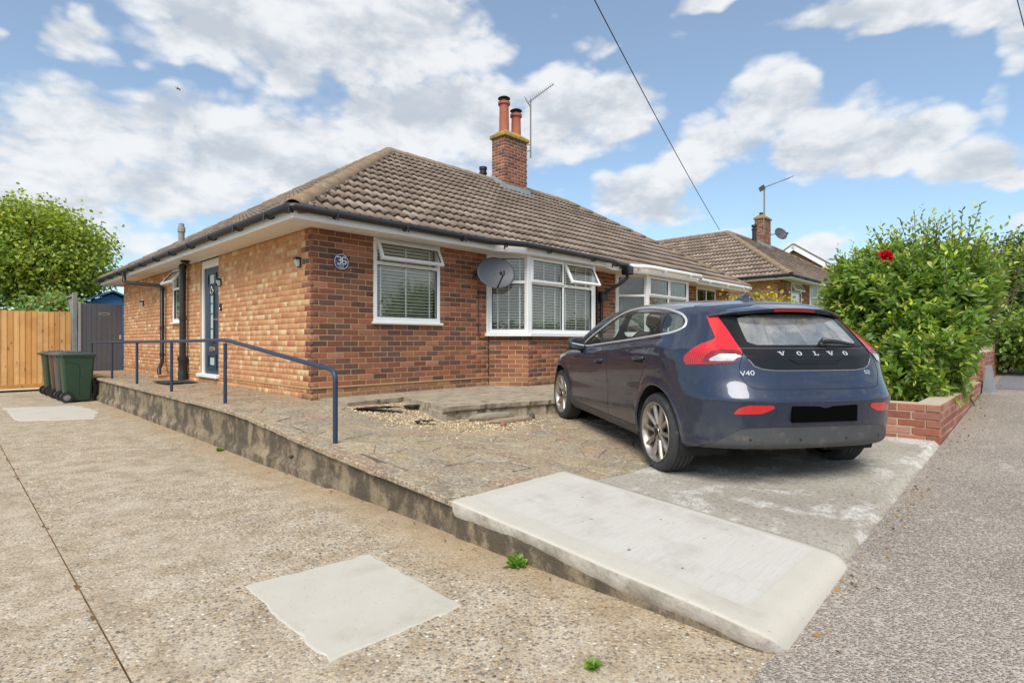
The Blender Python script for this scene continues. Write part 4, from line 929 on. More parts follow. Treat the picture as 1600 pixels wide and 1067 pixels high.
def sign():
    t = thing('house_sign', 'round navy blue house number plaque reading 36 on brick wall', 'sign', (.405, -.012, 2.19))
    navy = pmat('navy_enamel', lin('24346b'), .3, var=.05); wht = pmat('white_paint', lin('f2f2f2'), .4, var=0)
    mb = MB(); mb.lathe([(0, .012), (.098, .012), (.105, .008), (.105, -.004), (0, -.004)], 40, UPR); autosmooth(mb.build('plaque', navy, t), 40)
    mb = MB(); mb.lathe([(.093, .012), (.093, .0145), (.100, .0145), (.100, .011)], 48, UPR); mb.build('rim', wht, t)
    # the two digits, drawn as rounded strokes
    mb = MB()
    def stroke(pts): mb.tube([(x, -.0135, z) for x, z in pts], .0075, 6)
    stroke([(-.062, .052), (-.055, .060), (-.012, .060), (-.008, .054), (-.008, -.020), (-.012, -.026), (-.055, -.026), (-.062, -.018)]); stroke([(-.04, .018), (-.008, .018)])
    stroke([(.062, .048), (.056, .060), (.020, .060), (.012, .052), (.012, -.018), (.02, -.026), (.056, -.026), (.064, -.018), (.064, .008), (.056, .016), (.012, .016)])
    mb.build('number', wht, t)
    lay_text('lettering', 'Road', .03, wht, t, Matrix.Translation((0, -.0125, -.072)) @ UPR)
    mb = MB(); x = -.052
    for w, h in ((.012, .016), (.009, .010), (.010, .010), (.012, .010), (.010, .010), (.008, .012), (.010, .010), (.012, .010)):
        mb.box(x, x+w-.003, -.0142, -.012, -.052, -.052+h); x += w+.0015
    mb.build('lettering', wht, t)
    mb = MB(); 
    for x in (-.078, .078): mb.lathe([(0, .015), (.006, .014), (.006, .01)], 8, Matrix.Translation((x, 0, 0)) @ UPR)
    mb.build('screw', wht, t)
sign()
def wall_light(y, z, label):
    t = thing('wall_light', label, 'light', (-.005, y, z), group='small outdoor wall lights')
    mb = MB(); mb.bbox(-.02, .0, -.04, .04, -.06, .06, .004); mb.bbox(-.075, -.02, -.045, .045, .03, .065, .006); mb.build('housing', M['black'], t)
    mb = MB(); mb.add([(-.07,-.038,.03),(-.07,.038,.03),(-.03,.038,-.05),(-.03,-.038,-.05),(-.02,-.038,.03),(-.02,.038,.03),(-.02,.038,-.05),(-.02,-.038,-.05)], [(0,3,2,1),(0,4,7,3),(1,2,6,5),(3,7,6,2)]); mb.build('lens', M.setdefault('frost', pmat('frosted_glass', lin('b9c9c6'), .25)), t)
wall_light(.30, 2.17, 'small solar wall light nearest the dark brick corner')
wall_light(3.22, 2.13, 'small solar wall light just right of the blue door')
wall_light(8.3, 2.02, 'small solar wall light on the brick wall nearest the grey gate')
t = thing('doorbell', 'small black doorbell beside the blue front door', 'doorbell', (-.004, 3.20, 1.72)); mb = MB(); mb.bbox(-.025, 0, -.025, .025, -.06, .06, .006); mb.build('case', M['black'], t); mb = MB(); mb.lathe([(0, .028), (.014, .028), (.016, .024)], 14, Matrix.Translation((0, 0, -.03)) @ Matrix.Rotation(R(-90), 4, 'Y')); mb.build('button', M['chrome'], t)
t = thing('soffit_light', 'small black round light under the white soffit above the blue door', 'light', (-.22, 4.35, ZS)); mb = MB(); mb.lathe([(.06, 0), (.075, -.01), (.075, -.03), (.05, -.032), (.05, -.05), (.075, -.052), (.075, -.065), (0, -.07)], 18); autosmooth(mb.build('fitting', M['black'], t))
t = thing('doormat', 'dark ragged doormat on the path below the blue door', 'doormat', (-.42, 4.2, .445))
gx, gy = np.meshgrid(np.linspace(-.26, .26, 15), np.linspace(-.42, .42, 23), indexing='ij'); Vt = np.stack([gx.ravel()+.01*vnoise(np.stack([gx*9, gy*9], -1), 2).ravel(), gy.ravel(), (.012+.012*vnoise(np.stack([gx*9, gy*7], -1), 1)).ravel()], 1)
i, j = np.meshgrid(np.arange(14), np.arange(22), indexing='ij'); a = (i*23+j).ravel(); ob('mat', mesh_np('mat', Vt, np.stack([a, a+23, a+24, a+1], 1), pmat('rubber_mat', (.035,.033,.03), .9, var=.3, vs=20, bump=.8, bs=60)), t)
mb = MB(); mb.bbox(-.2, .2, -.3, .3, -.01, .006, .003); mb.build('backing', M['black'], t)
t = thing('step_block', 'low brick and mortar lump at the foot of the downpipe', 'block', (-.2, 6.1, .43)); 
for k, (x, y) in enumerate(((-.06, .12), (.08, .06), (-.02, -.12))):
    mb = MB(); mb.c = tuple(WARM[k]); mb.bbox(-.11, .11, -.05, .05, 0, .06, .008); mb.build('brick', M['brick'], t, col=True, loc=(x, y, 0), rot=(0, 0, .3*k))
def dish(name_loc, label, yaw, pitch, rad, arm_from):
    t = thing('satellite_dish', label, 'dish', name_loc)
    grey = M.setdefault('dishm', pmat('dish_mesh', lin('55565b'), .55, .1, var=.06, vs=12, bump=.2, bs=300)); T = Matrix.Rotation(yaw, 4, 'Z') @ Matrix.Rotation(pitch, 4, 'X')
    V = []; F = []; nr, na = 8, 36
    for i in range(nr+1):
        r = rad*i/nr
        for k in range(na):
            a = 2*math.pi*k/na; x, z = r*math.cos(a), r*.86*math.sin(a); V.append(tuple(T @ Vector((x, .22*(rad-r*r/rad)-.0, z))))
    b = len(V); V += [tuple(Vector(v)+T.to_3x3() @ Vector((0, .006, 0))) for v in V]
    for i in range(nr):
        for k in range(na):
            a, c = i*na+k, i*na+(k+1) % na; F += [(a, a+na, c+na, c), (a+b, c+b, c+b+na, a+b+na)]
    for k in range(na): a, c = nr*na+k, nr*na+(k+1) % na; F.append((a, a+b, c+b, c))
    ob('reflector', mesh_np('reflector', V, F, grey, True), t)
    mb = MB(); e = T @ Vector((0, -rad*1.05, -rad*.62)); s_ = T @ Vector((0, .02, -rad*.8)); mb.tube([s_, e], .013, 8); mb.build('arm', M['black'], t)
    mb = MB(); q = T @ Vector((0, -rad*.95, -rad*.5)); d_ = (T @ Vector((0, .1, 0.02)))-(T @ Vector((0, 0, 0))); mb.tube([e, e+Vector((0, 0, .05)), e+Vector((0, 0, .05))+d_], .03, 12); mb.build('receiver', M['black'], t)
    mb = MB(); mb.tube([T @ Vector((0, rad*.25, 0)), Vector(arm_from)*.5+Vector((0, -.0, 0)), Vector(arm_from)], .02, 8); mb.bbox(arm_from[0]-.05, arm_from[0]+.05, arm_from[1]-.015, arm_from[1]+.012, arm_from[2]-.06, arm_from[2]+.06, .006); mb.build('bracket', M['black'], t)
dish((2.84, -.42, 2.23), 'grey satellite dish on the wall left of the near bay window', R(-28), R(-18), .31, (-.06, .405, -.0))
# TV aerial beside the main chimney
alu = pmat('weathered_aluminium', lin('8f8d88'), .5, .7, var=.15, vs=20, spots=lin('5b5651'), spot_s=20)
def yagi(label, loc, h0, h1, rot, boom, tilt, n, el, brackets=(), group=None):
    t = thing('tv_aerial', label, 'aerial', loc, rot, group)
    mb = MB(); mb.tube([(0, 0, h0), (0, 0, h1)], .02, 8); mb.build('mast', alu, t)
    T = Matrix.Translation((0, 0, h1-.03)) @ Matrix.Rotation(tilt, 4, 'Y'); mb = MB(); mb.tube([(-.06, 0, 0), (boom, 0, 0)], .012, 6, M=T)
    mb.build('boom', alu, t)
    for k in range(n):
        mb = MB(); x = .02+boom*k/n; L = el*(1-.35*k/n)
        mb.tube([(x, -L, .012), (x, L, .012)], .004, 5, M=T); mb.build('element', alu, t)
    mb = MB(); mb.bbox(-.09, -.08, -el, el, -.09, .12, .002, T); mb.build('reflector', alu, t)
    if brackets:
        mb = MB()
        for z in brackets: mb.tube([(0, 0, z), (-.4, 0, z)], .012, 6)
        mb.build('bracket', alu, t)
yagi('thin grey TV aerial on a mast beside the twin-pot chimney', (7.48, 3.07, 0), 5.94, 7.46, -R(12), .72, R(-32), 12, .17, (6.12, 6.28))
# the next bungalow along and what stands on it
NX, NZ = 17.05, .70
home2, _ = bungalow('neighbouring brick bungalow with hipped tiled roof partly hidden behind the bush', (NX, 0, NZ), 0)
mb = MB(); mb.lathe([(.10, 4.3), (.10, 5.55), (.13, 5.56), (.13, 5.62), (.09, 5.63), (.09, 5.7), (.13, 5.72), (.13, 5.8), (0, 5.82)], 14, Matrix.Translation((5.75, 3.1, 0))); autosmooth(mb.build('flue_pipe', M['black'], home2))
yagi('larger TV aerial on a mast above the neighbouring house chimney', (NX+5.95, 2.75, NZ), 5.3, 7.5, R(2), 1.5, R(-22), 14, .26)
yagi('smaller TV aerial on a thin pole rising from the neighbouring chimney top', (NX+6.75, 3.0, NZ), 6.2, 7.75, R(2), 1.3, R(-20), 8, .15)
dish((NX+7.75, 2.6, NZ+5.62), 'grey satellite dish on an arm beside the neighbouring chimney', R(-28), R(-18), .36, (-.62, .4, -.1))
def third_house():
    t = thing('gable_house', 'distant brick gable end with white bargeboards behind the neighbouring roof', 'house', (33, 2, 1.2), R(-32)); t.location = (17.3-4.2*math.cos(R(-32)), 34-4.2*math.sin(R(-32)), 1.2)
    z0, ze, zp, w = -1, 2.85, 5.80, 4.2
    mb = MB(); V = [(0, 0, z0), (2*w, 0, z0), (2*w, 0, ze), (w, 0, zp), (0, 0, ze)]; V += [(x, 9, z) for x, y, z in V]
    mb.add(V, [(0,1,2,3,4), (5,9,8,7,6), (0,4,9,5), (1,6,7,2)]); mb.c = lin('b98560')
    m3 = bpy.data.materials.new('far_brick'); m3.use_nodes = True; tt = NT(m3.node_tree); bs = tt.n['Principled BSDF']; bt = tt.node('ShaderNodeTexBrick')
    mp = tt.node('ShaderNodeMapping'); mp.inputs['Rotation'].default_value = (R(90), 0, 0); tt.l.new(tt.node('ShaderNodeTexCoord').outputs['Object'], mp.inputs[0]); tt.l.new(mp.outputs[0], bt.inputs[0])
    bt.inputs['Color1'].default_value = (*lin('b57a55'), 1); bt.inputs['Color2'].default_value = (*lin('a86c4a'), 1); bt.inputs['Mortar'].default_value = (*lin('b99e80'), 1); bt.inputs['Scale'].default_value = 1; bt.inputs['Brick Width'].default_value = .225; bt.inputs['Row Height'].default_value = .075; bt.inputs['Mortar Size'].default_value = .006
    tt.l.new(bt.outputs[0], bs.inputs['Base Color']); bs.inputs['Roughness'].default_value = .9
    mb.build('wall', m3, t)
    sl = math.hypot(w+.35, zp-ze+.16); an = math.atan2(zp-ze, w)
    for s in (-1, 1):
        T = Matrix.Translation((w, 0, zp+.04)) @ (Matrix.Scale(-1, 4, (1, 0, 0)) if s < 0 else Matrix.Identity(4)) @ Matrix.Rotation(an, 4, 'Y')
        mb = MB(); mb.box(0, sl, -.30, -.27, -.26, .02, T); mb.build('bargeboard', M['upvc'], t)
        mb = MB(); mb.box(-.02, sl+.05, -.33, 9.3, .022, .09, T); mb.build('roof', pmat('far_roof', lin('7a6c5d'), .95, var=.15, vs=5, bump=.4, bs=8, bd=.03), t)
third_house()

# ---------------------------------------------------------------- walls, fences, gate, handrail, bins
def garden_wall(label, x0, x1, ret, hgt, step=True):
    t = thing('garden_wall', label, 'wall', (x0, -5.92, 0)); rm = Matrix.Translation(H(x0, -5.92)) @ Matrix.Rotation(ANG, 4, 'Z')
    z0 = float(terr(x0))-.02; nc = hgt; key = 'gw%d' % int(x0*10); tone = lambda s, z, r: np.array(r.choice([lin(h) for h in ('a0685a', 'a56f5d', '985f4e', 'aa7866', '905f52', '9a6a5c', 'b08272')]))
    L = x1-x0; n = max(1, int(L/2.2)); seg = L/n
    for k in range(n):
        zz = z0+.045*seg*k*(.98)
        brick_wall(key, t, rm, 'street_face', (k*seg, 0), 0, seg, zz, nc, tone=tone, thick=.2, mortar='mortar_pale', shift=.0)
    if ret: brick_wall(key, t, rm, 'return_face', (0, ret), -math.pi/2, ret, z0, nc, tone=tone, thick=.2, mortar='mortar_pale', shift=.06, short=.2)
    else: brick_wall(key, t, rm, 'end_face', (0, .2), -math.pi/2, .2, z0, nc, tone=tone, thick=.15, mortar='mortar_pale', short=.05)
    flush_bricks(key, 300)
garden_wall('low red brick garden wall with square corner below the bush', 3.31, 7.55, 4.1, 5)
garden_wall('longer brick street wall further along the pavement beyond the bush', 7.95, 15.5, 0, 8)
t = thing('marker_stone', 'small grey tapered stone leaning at the far end of the brick garden wall', 'stone', (7.75, -6.0, float(terr(7.7)))); mb = MB()
mb.add([(-.09,-.08,-.02),(.09,-.08,-.02),(.09,.08,-.02),(-.09,.08,-.02),(-.035,-.03,.40),(.035,-.03,.40),(.035,.03,.40),(-.035,.03,.40)], [(0,1,5,4),(1,2,6,5),(2,3,7,6),(3,0,4,7),(4,5,6,7)]); mb.build('stone', pmat('grey_stone', lin('8b8f93'), .9, var=.15, vs=8, bump=.5, bs=40), t)
sheet('tarmac_patch', 8.2, 10.5, -7.7, -6.02, 20, 8, lambda x, y: terr(x)+.006, pmat('tarmac_patch', lin('77777a'), .9, var=.15, vs=20, bump=.5, bs=120))

def fence():
    t = thing('wooden_fence', 'new orange closeboard timber fence behind the wheelie bins', 'fence', (-1.02, 10.72, 0))
    cols = [lin(h) for h in ('cf9a58', 'c8914f', 'd4a265', 'c28b4b', 'd8a96e', 'ca9555')]
    wood = bpy.data.materials.new('fence_wood'); wood.use_nodes = True; tt = NT(wood.node_tree); bs = tt.n['Principled BSDF']; c = tt.node('ShaderNodeVertexColor', layer_name='Col').outputs[0]
    p = tt.node('ShaderNodeNewGeometry').outputs['Position']; g = tt.noise(tt.vmath('MULTIPLY', p, (26, 26, 1.3)), 1.6, 6, .65, .8); f = tt.math('ADD', .78, tt.math('MULTIPLY', g, .44)); c = tt.mix(1, c, tt.comb(f, f, f), 'MULTIPLY')
    c = tt.mix(tt.math('MULTIPLY', tt.smooth(tt.noise(p, 2.2, 6, .65), .45, .7), .45), c, (*lin('a8753c'), 1)); kn = tt.smooth(tt.voro(tt.vmath('MULTIPLY', p, (7, 7, 2.6)), 1.0), .16, .07); c = tt.mix(tt.math('MULTIPLY', kn, .75), c, (*lin('7c4b22'), 1))
    tt.put(bs.inputs['Base Color'], c); bs.inputs['Roughness'].default_value = .75; tt.put(bs.inputs['Normal'], tt.bump(g, .3, .004))
    M['wood'] = wood
    mb = MB(); mb.c = cols[1]
    for z in (.35, 1.0, 1.65): mb.bbox(-7, 0, .03, .09, z, z+.07, .006)
    mb.build('rail', wood, t, col=True)
    x = 0; k = 0
    while x > -5.2:
        w = .118; mb = MB(); mb.c = tuple(np.array(random.choice(cols))*random.uniform(.88, 1.1)); top = 1.875+random.gauss(0, .004)
        # feather edge board: thick on one side
        mb.add([(0,-.004,.14),(-w,.008,.14),(-w,.026,.14),(0,.026,.14),(0,-.004,top),(-w,.008,top),(-w,.026,top),(0,.026,top)], [(0,4,5,1),(0,3,7,4),(1,5,6,2),(4,7,6,5),(0,1,2,3)])
        mb.build('board', wood, t, col=True, loc=(x, random.gauss(0, .001), 0)); x -= w-.012; k += 1
    mb = MB(); mb.c = cols[3]; mb.bbox(-5.3, 0, -.012, .026, -.0, .145, .005); mb.build('gravel_board', wood, t, col=True)
fence()
def old_fence():
    t = thing('grey_fence', 'weathered grey fence panel with tall post rising behind the gate', 'fence', (-.93, 10.74, 0)); gm = pmat('grey_wood', lin('8d8a85'), .9, var=.2, vs=9, bump=.4, bs=40, spots=lin('6c6862'), spot_s=12)
    mb = MB(); mb.bbox(-.055, .045, -.05, .05, 0, 2.36, .008); mb.build('post', gm, t)
    for k in range(18):
        mb = MB(); mb.bbox(-.012, .012, .06+k*.12, .06+k*.12+.115, .2, 2.27-.0*k, .003); mb.build('board', gm, t)
    mb = MB(); mb.bbox(-.05, .03, .05, 2.22, 2.27, 2.32, .006); mb.build('rail', gm, t); mb = MB(); mb.bbox(-.05, .05, 2.2, 2.3, 0, 2.36, .008); mb.build('post', gm, t)
old_fence()
def gate():
    t = thing('side_gate', 'dark grey closeboard side gate with small name plate next to the house', 'gate', (-.86, 10.34, .42)); gm = pmat('charcoal_wood', lin('55565b'), .7, var=.1, vs=10, bump=.3, bs=60)
    for k in range(8):
        mb = MB(); mb.bbox(k*.104, k*.104+.101, 0, .03, .02, 1.66, .004); mb.build('board', gm, t)
    mb = MB(); mb.bbox(-.05, .0, -.02, .06, 0, 1.70, .006); mb.build('post', pmat('pale_post', lin('8f8e8b'), .85, var=.1), t)
    mb = MB()
    for z in (.2, .85, 1.45): mb.bbox(0, .84, .03, .06, z, z+.09, .004)
    mb.build('rail', gm, t)
    # plate
    mb = MB(); pts = [(.46+.12*math.cos(a)*1.0, 1.42+.032*math.sin(a)) for a in np.linspace(0, 6.283, 25)[:-1]]; mb.prism([(x, z) for x, z in pts], 0, .006, Matrix(((1,0,0,0),(0,0,-1,-.001),(0,1,0,0),(0,0,0,1)))); mb.build('name_plate', pmat('plate_grey', lin('a5a6a8'), .5), t)
    mb = MB(); pts = [(.46+.10*math.cos(a), 1.42+.022*math.sin(a)) for a in np.linspace(0, 6.283, 25)[:-1]]; mb.prism(pts, .0, .0075, Matrix(((1,0,0,0),(0,0,-1,-.001),(0,1,0,0),(0,0,0,1)))); mb.build('plate_centre', gm, t)
    mb = MB(); mb.bbox(.77, .81, -.03, 0, .78, .9, .004); mb.build('latch', M['chrome'], t)
gate()
def handrail():
    t = thing('handrail', 'dark blue metal handrail on slim posts along the raised path', 'handrail', (-.94, 0, .43)); P = M['steel_blue']; r = .021
    mb = MB(); mb.tube([(0, 8.45, .70), (0, 6.35, .705), (0, 2.3, .722), (0, .45, .735), (0, .25, .735), (0, .02, .722), (0, -.2, .70), (0, -1.95, .520), (0, -2.15, .503), (0, -2.28, .492), (0, -2.36, .465), (0, -2.383, .42), (0, -2.383, .38)], r, 12); autosmooth(mb.build('rail', P, t), 60)
    for y in (8.43, 6.35, 4.38, 2.357, .198, -2.383):
        zb = float(zyard(-.94, y))-.43-.05; zt = .38 if y < -1 else .70
        mb = MB(); mb.tube([(0, y, zb), (0, y, zt)], r*(1.0 if y < -1 else .95), 12); autosmooth(mb.build('post', P, t), 60)
handrail()
def bin_(label, x, y, rot, body, lid, group='wheelie bins by the path'):
    t = thing('wheelie_bin', label, 'bin', (x, y, .003), ANG+rot, group)
    bm_ = pmat('bin_body', body, .5, var=.12, vs=7, bump=.1, bs=80, spots=tuple(c*1.6+.02 for c in body), spot_s=5, spot_t=(.55,.8)); lm = pmat('bin_lid', lid, .5, var=.1, vs=9)
    # front faces -y, wheels at the back (+y)
    def ring(w, d0, d1, z): return [(-w, d0, z), (w, d0, z), (w, d1, z), (-w, d1, z)]
    mb = MB(); rings = [ring(.17, -.20, .17, .03), ring(.185, -.215, .185, .10), ring(.23, -.255, .235, .80), ring(.235, -.26, .24, .86)]
    V = [];
    def rnd(rg, c=.03):
        out = []
        for i, p in enumerate(rg):
            a, b = rg[i-1], rg[(i+1) % 4]
            for q, s in ((a, 1), (b, 1)):
                d = Vector(q)-Vector(p); d.normalize(); out.append(tuple(Vector(p)+d*c))
        return out
    for rg in rings: V += rnd(rg)
    F = [(r*8+k, r*8+(k+1) % 8, r*8+8+(k+1) % 8, r*8+8+k) for r in range(3) for k in range(8)] + [tuple(range(7, -1, -1))]
    mb.add(V, F); body_o = autosmooth(mb.build('body', bm_, t), 30)
    mb = MB(); mb.bbox(-.25, .25, -.275, .25, .845, .885, .012); mb.build('collar', bm_, body_o)
    mb = MB(); V = []
    for (w, d0, d1, z) in ((.255, -.285, .27, .885), (.255, -.285, .27, .90), (.20, -.21, .21, .935), (.15, -.12, .15, .94)): V += rnd(ring(w, d0, d1, z), .04)
    F = [(r*8+k, r*8+(k+1) % 8, r*8+8+(k+1) % 8, r*8+8+k) for r in range(3) for k in range(8)]+[tuple(range(24, 32))]; mb.add(V, F); lo = autosmooth(mb.build('lid', lm, t), 30)
    mb = MB(); mb.bbox(-.10, .10, -.10, -.01, .935, .956, .008); mb.bbox(-.05, .05, .03, .14, .935, .952, .008); mb.build('lid_moulding', lm, lo)
    mb = MB(); mb.tube([(-.17, .30, .89), (.17, .30, .89)], .017, 10)
    for s in (-.17, 0, .17): mb.tube([(s, .24, .87), (s, .30, .89)], .016, 8)
    mb.build('handle', bm_, t, smooth=True)
    mb = MB(); mb.tube([(-.24, .17, .10), (.24, .17, .10)], .012, 8); mb.build('axle', M['black'], t)
    for s in (-1, 1):
        T = Matrix.Translation((s*.235, .17, .10)) @ Matrix.Rotation(R(90), 4, 'Y')
        mb = MB(); mb.lathe([(.06, -.022), (.095, -.022), (.10, -.012), (.10, .012), (.095, .022), (.06, .022), (.058, .0)], 24, T); w = autosmooth(mb.build('wheel', M['black'], t), 40)
        mb = MB()
        mb.lathe([(0, .018), (.02, .018), (.02, .012), (.062, .008), (.062, -.008), (.02, -.012), (.02, -.018), (0, -.018)], 20, T); mb.build('hub', pmat('hub_grey', lin('8b8a86'), .6), w)
    # moulded panel on each side
    mb = MB()
    for s in (-1, 1): mb.tube([(s*.188, -.02, .12), (s*.226, -.02, .66), (s*.230, .0, .72), (s*.232, .10, .76), (s*.232, .2, .765)], .006, 6)
    mb.build('side_rib', bm_, t)
GR = lin('2c4634'); BR = lin('5a4030'); GY = lin('4d524c')
bin_('nearest dark green wheelie bin with its wheel towards the drive', -1.44, 6.75, R(90), GR, lin('36463c'))
bin_('narrow grey-green wheelie bin second in the row behind the nearest green one', -1.46, 7.36, R(91), GY, lin('5b625e'))
bin_('brown wheelie bin third in the row', -1.47, 7.98, R(88), BR, lin('5d5148'))
bin_('farthest dark green wheelie bin by the wooden fence', -1.50, 8.75, R(92), GR, lin('44544a'))
t = thing('garden_shed', 'small bright blue shed roof showing over the grey gate', 'shed', (-.85, 14.2, -.12)); bl = pmat('blue_paint', lin('3f6f9f'), .6, var=.06)
mb = MB(); mb.box(0, 2.6, 0, 2, 0, 2.15); mb.add([(0,0,2.15),(2.6,0,2.15),(1.3,0,2.75),(0,2,2.15),(2.6,2,2.15),(1.3,2,2.75)], [(0,1,2),(3,5,4)]); mb.build('wall', bl, t)
for s in (0, 1):
    T = Matrix.Translation((1.3, 0, 2.80)) @ (Matrix.Scale(-1, 4, (1, 0, 0)) if s else Matrix.Identity(4)) @ Matrix.Rotation(math.atan2(.6, 1.3), 4, 'Y'); mb = MB(); mb.box(-.02, 1.6, -.15, 2.15, 0, .05, T); mb.build('roof', pmat('shed_felt', lin('3c5f8d'), .8), t)
# ---------------------------------------------------------------- the parked car
# car coordinates: x forward from the rear bumper, y left, z up from the tyres
def smax(a, b, k):
    h = np.clip(.5+.5*(a-b)/k, 0, 1); return b+(a-b)*h+k*h*(1-h)
c_w = pchip([0,.25,.6,.85,1.3,2.2,3.2,3.6,4.0,4.25,4.45], [.845,.868,.893,.902,.892,.888,.89,.892,.86,.78,.6])
c_zb = pchip([0,.6,.9,1.3,1.72,2.2,2.73,3.2,3.6,4.4], [1.12,1.105,1.085,1.058,1.022,.982,.94,.915,.89,.74])
c_lw = pchip([0,.12,.3,.5,.7,.85,1.0], [-.085,-.04,-.022,-.024,-.008,0,-.012])
c_roof = pchip([0,.28,.5,.9,1.5,2.0,2.4,2.65,3.0,3.35,3.5,3.8,4.1,4.3,4.4], [1.295,1.335,1.36,1.395,1.422,1.424,1.40,1.355,1.20,1.01,.965,.91,.83,.74,.68])
c_bt = pchip([0,.35,.6,.9,4.4], [.315,.295,.25,.19,.19])
c_rx = pchip([.2,.27,.36,.46,.58,.645,.655,.665,.735,.79,.87,.96,1.0,1.1,1.2,1.3,1.42], [.10,.075,.045,.032,.016,.005,.003,.007,.042,.068,.092,.118,.15,.245,.345,.45,.58])
c_rc = pchip([0,.3,.5,.6,.7,.8,.86,.9,1.0], [0,.015,.055,.095,.165,.29,.43,.60,1.2])
c_fx = pchip([.15,.3,.5,.65,.75,1.0], [4.25,4.34,4.37,4.36,4.30,4.2])
c_fc = pchip([0,.3,.5,.7,.8,.9], [0,.03,.10,.27,.42,.7])
def car_f(p):
    x, y, z = p[..., 0], np.abs(p[..., 1]), p[..., 2]
    wm = c_w(x); b = c_zb(x); sh = b-.085
    wl = wm+c_lw(np.clip((z-.2)/(sh-.2), 0, 1))
    u = np.clip((z-sh)/.085, 0, 1); wl = wl-.062*u*u*(3-2*u)
    over = np.maximum(z-b, 0); wl = wl-.50*over-.22*over**2
    # flared arches
    for xc in (.84, 3.482):
        d = np.hypot(x-xc, z-.33); wl = wl+.012*np.clip(1-np.abs(d-.39)/.05, 0, 1)*(z < .8)
    side = (y-wl)*.9; top = (z-(c_roof(x)-.055*(y/.6)**2))*.92
    rear = (c_rx(z)+c_rc(y*np.where(z > 1.0, 1+.9*(z-1.0), 1))-x)*.8
    front = x-(c_fx(z)-c_fc(y)); bot = c_bt(x)-z
    g = smax(side, top, .10); g = smax(g, rear, .045); g = smax(g, front, .12); return smax(g, bot, .05)
def car_project(A, D, far=3.):
    lo = np.zeros(len(A)); hi = np.full(len(A), far)
    for _ in range(36):
        m = (lo+hi)/2; ins = car_f(A+D*m[:, None]) < 0; lo = np.where(ins, m, lo); hi = np.where(ins, hi, m)
    return A+D*((lo+hi)/2)[:, None]
def car_axis(P):
    A = P.copy(); A[:, 0] = np.clip(A[:, 0], .9, 3.4); A[:, 1] = 0; A[:, 2] = .65; return A
def car_surf(P):
    P = np.asarray(P, float); A = car_axis(P); D = P-A; D /= np.linalg.norm(D, axis=1)[:, None]; return car_project(A, D)
def car_norm(P):
    e = 1e-3; g = np.stack([car_f(P+np.eye(3)[k]*e)-car_f(P-np.eye(3)[k]*e) for k in range(3)], 1); return g/np.linalg.norm(g, axis=1)[:, None]
def sdf_poly(p, poly):
    """signed distance (negative inside) of 2D points"""
    p = np.asarray(p, float); v = np.asarray(poly, float); d = np.full(len(p), 1e9); s = np.ones(len(p))
    for i in range(len(v)):
        a, b = v[i], v[i-1]; e = b-a; w = p-a; t = np.clip((w@e)/(e@e), 0, 1)[:, None]; q = w-e*t; d = np.minimum(d, (q**2).sum(1))
        c1 = p[:, 1] >= a[1]; c2 = p[:, 1] < b[1]; c3 = e[0]*w[:, 1] > e[1]*w[:, 0]; fl = (c1 & c2 & c3) | (~c1 & ~c2 & ~c3); s = np.where(fl, -s, s)
    return s*np.sqrt(d)
def smooth_poly(pts, n=2):
    """round the corners of a closed outline"""
    p = np.array(pts, float)
    for _ in range(n): q = np.roll(p, -1, 0); p = np.stack([p*.78+q*.22, p*.22+q*.78], 1).reshape(-1, 2)
    return p
class Shell:
    def __init__(s, V, F): s.V = [tuple(v) for v in V]; s.F = [tuple(f) for f in F]
    def arr(s): return np.array(s.V)
    def cut(s, faces, g):
        """split the faces along g=0; returns (inside, outside)"""
        g = g.copy(); g[np.abs(g) < .0012] = -1e-5
        ins, outs = [], []; cache = {}
        for f in faces:
            sg = [g[i] < 0 for i in f]
            if all(sg): ins.append(f); continue
            if not any(sg): outs.append(f); continue
            a, b = [], []; n = len(f)
            for k in range(n):
                i, j = f[k], f[(k+1) % n]; (a if g[i] < 0 else b).append(i)
                if (g[i] < 0) != (g[j] < 0):
                    key = (min(i, j), max(i, j))
                    if key not in cache:
                        t = g[i]/(g[i]-g[j]); vi, vj = s.V[i], s.V[j]; cache[key] = len(s.V); s.V.append(tuple(vi[q]+(vj[q]-vi[q])*t for q in range(3)))
                    a.append(cache[key]); b.append(cache[key])
            if len(a) > 2: ins.append(tuple(a))
            if len(b) > 2: outs.append(tuple(b))
        return ins, outs
def car_grid():
    X = np.concatenate([np.linspace(.06, .9, 38), np.linspace(.9, 4.3, 104)[1:]]); Yg = np.linspace(-.82, .82, 66); Zg = np.linspace(.22, 1.28, 52); V = []; F = []; ids = {}
    def vid(p):
        k = tuple(np.round(p, 5))
        if k not in ids: ids[k] = len(V); V.append(p)
        return ids[k]
    def grid(U, W, fn, flip):
        for i in range(len(U)-1):
            for j in range(len(W)-1):
                q = [vid(fn(U[i], W[j])), vid(fn(U[i+1], W[j])), vid(fn(U[i+1], W[j+1])), vid(fn(U[i], W[j+1]))]; F.append(tuple(q[::-1] if flip else q))
    grid(X, Zg, lambda a, b: (a, .82, b), True); grid(X, Zg, lambda a, b: (a, -.82, b), False)
    grid(X, Yg, lambda a, b: (a, b, 1.28), False); grid(X, Yg, lambda a, b: (a, b, .22), True)
    grid(Yg, Zg, lambda a, b: (.06, a, b), True); grid(Yg, Zg, lambda a, b: (4.3, a, b), False)
    return car_surf(np.array(V, float)), F
CAR_POSE = ((1.18, 4.5, .4175), (-.203, .979), .024)
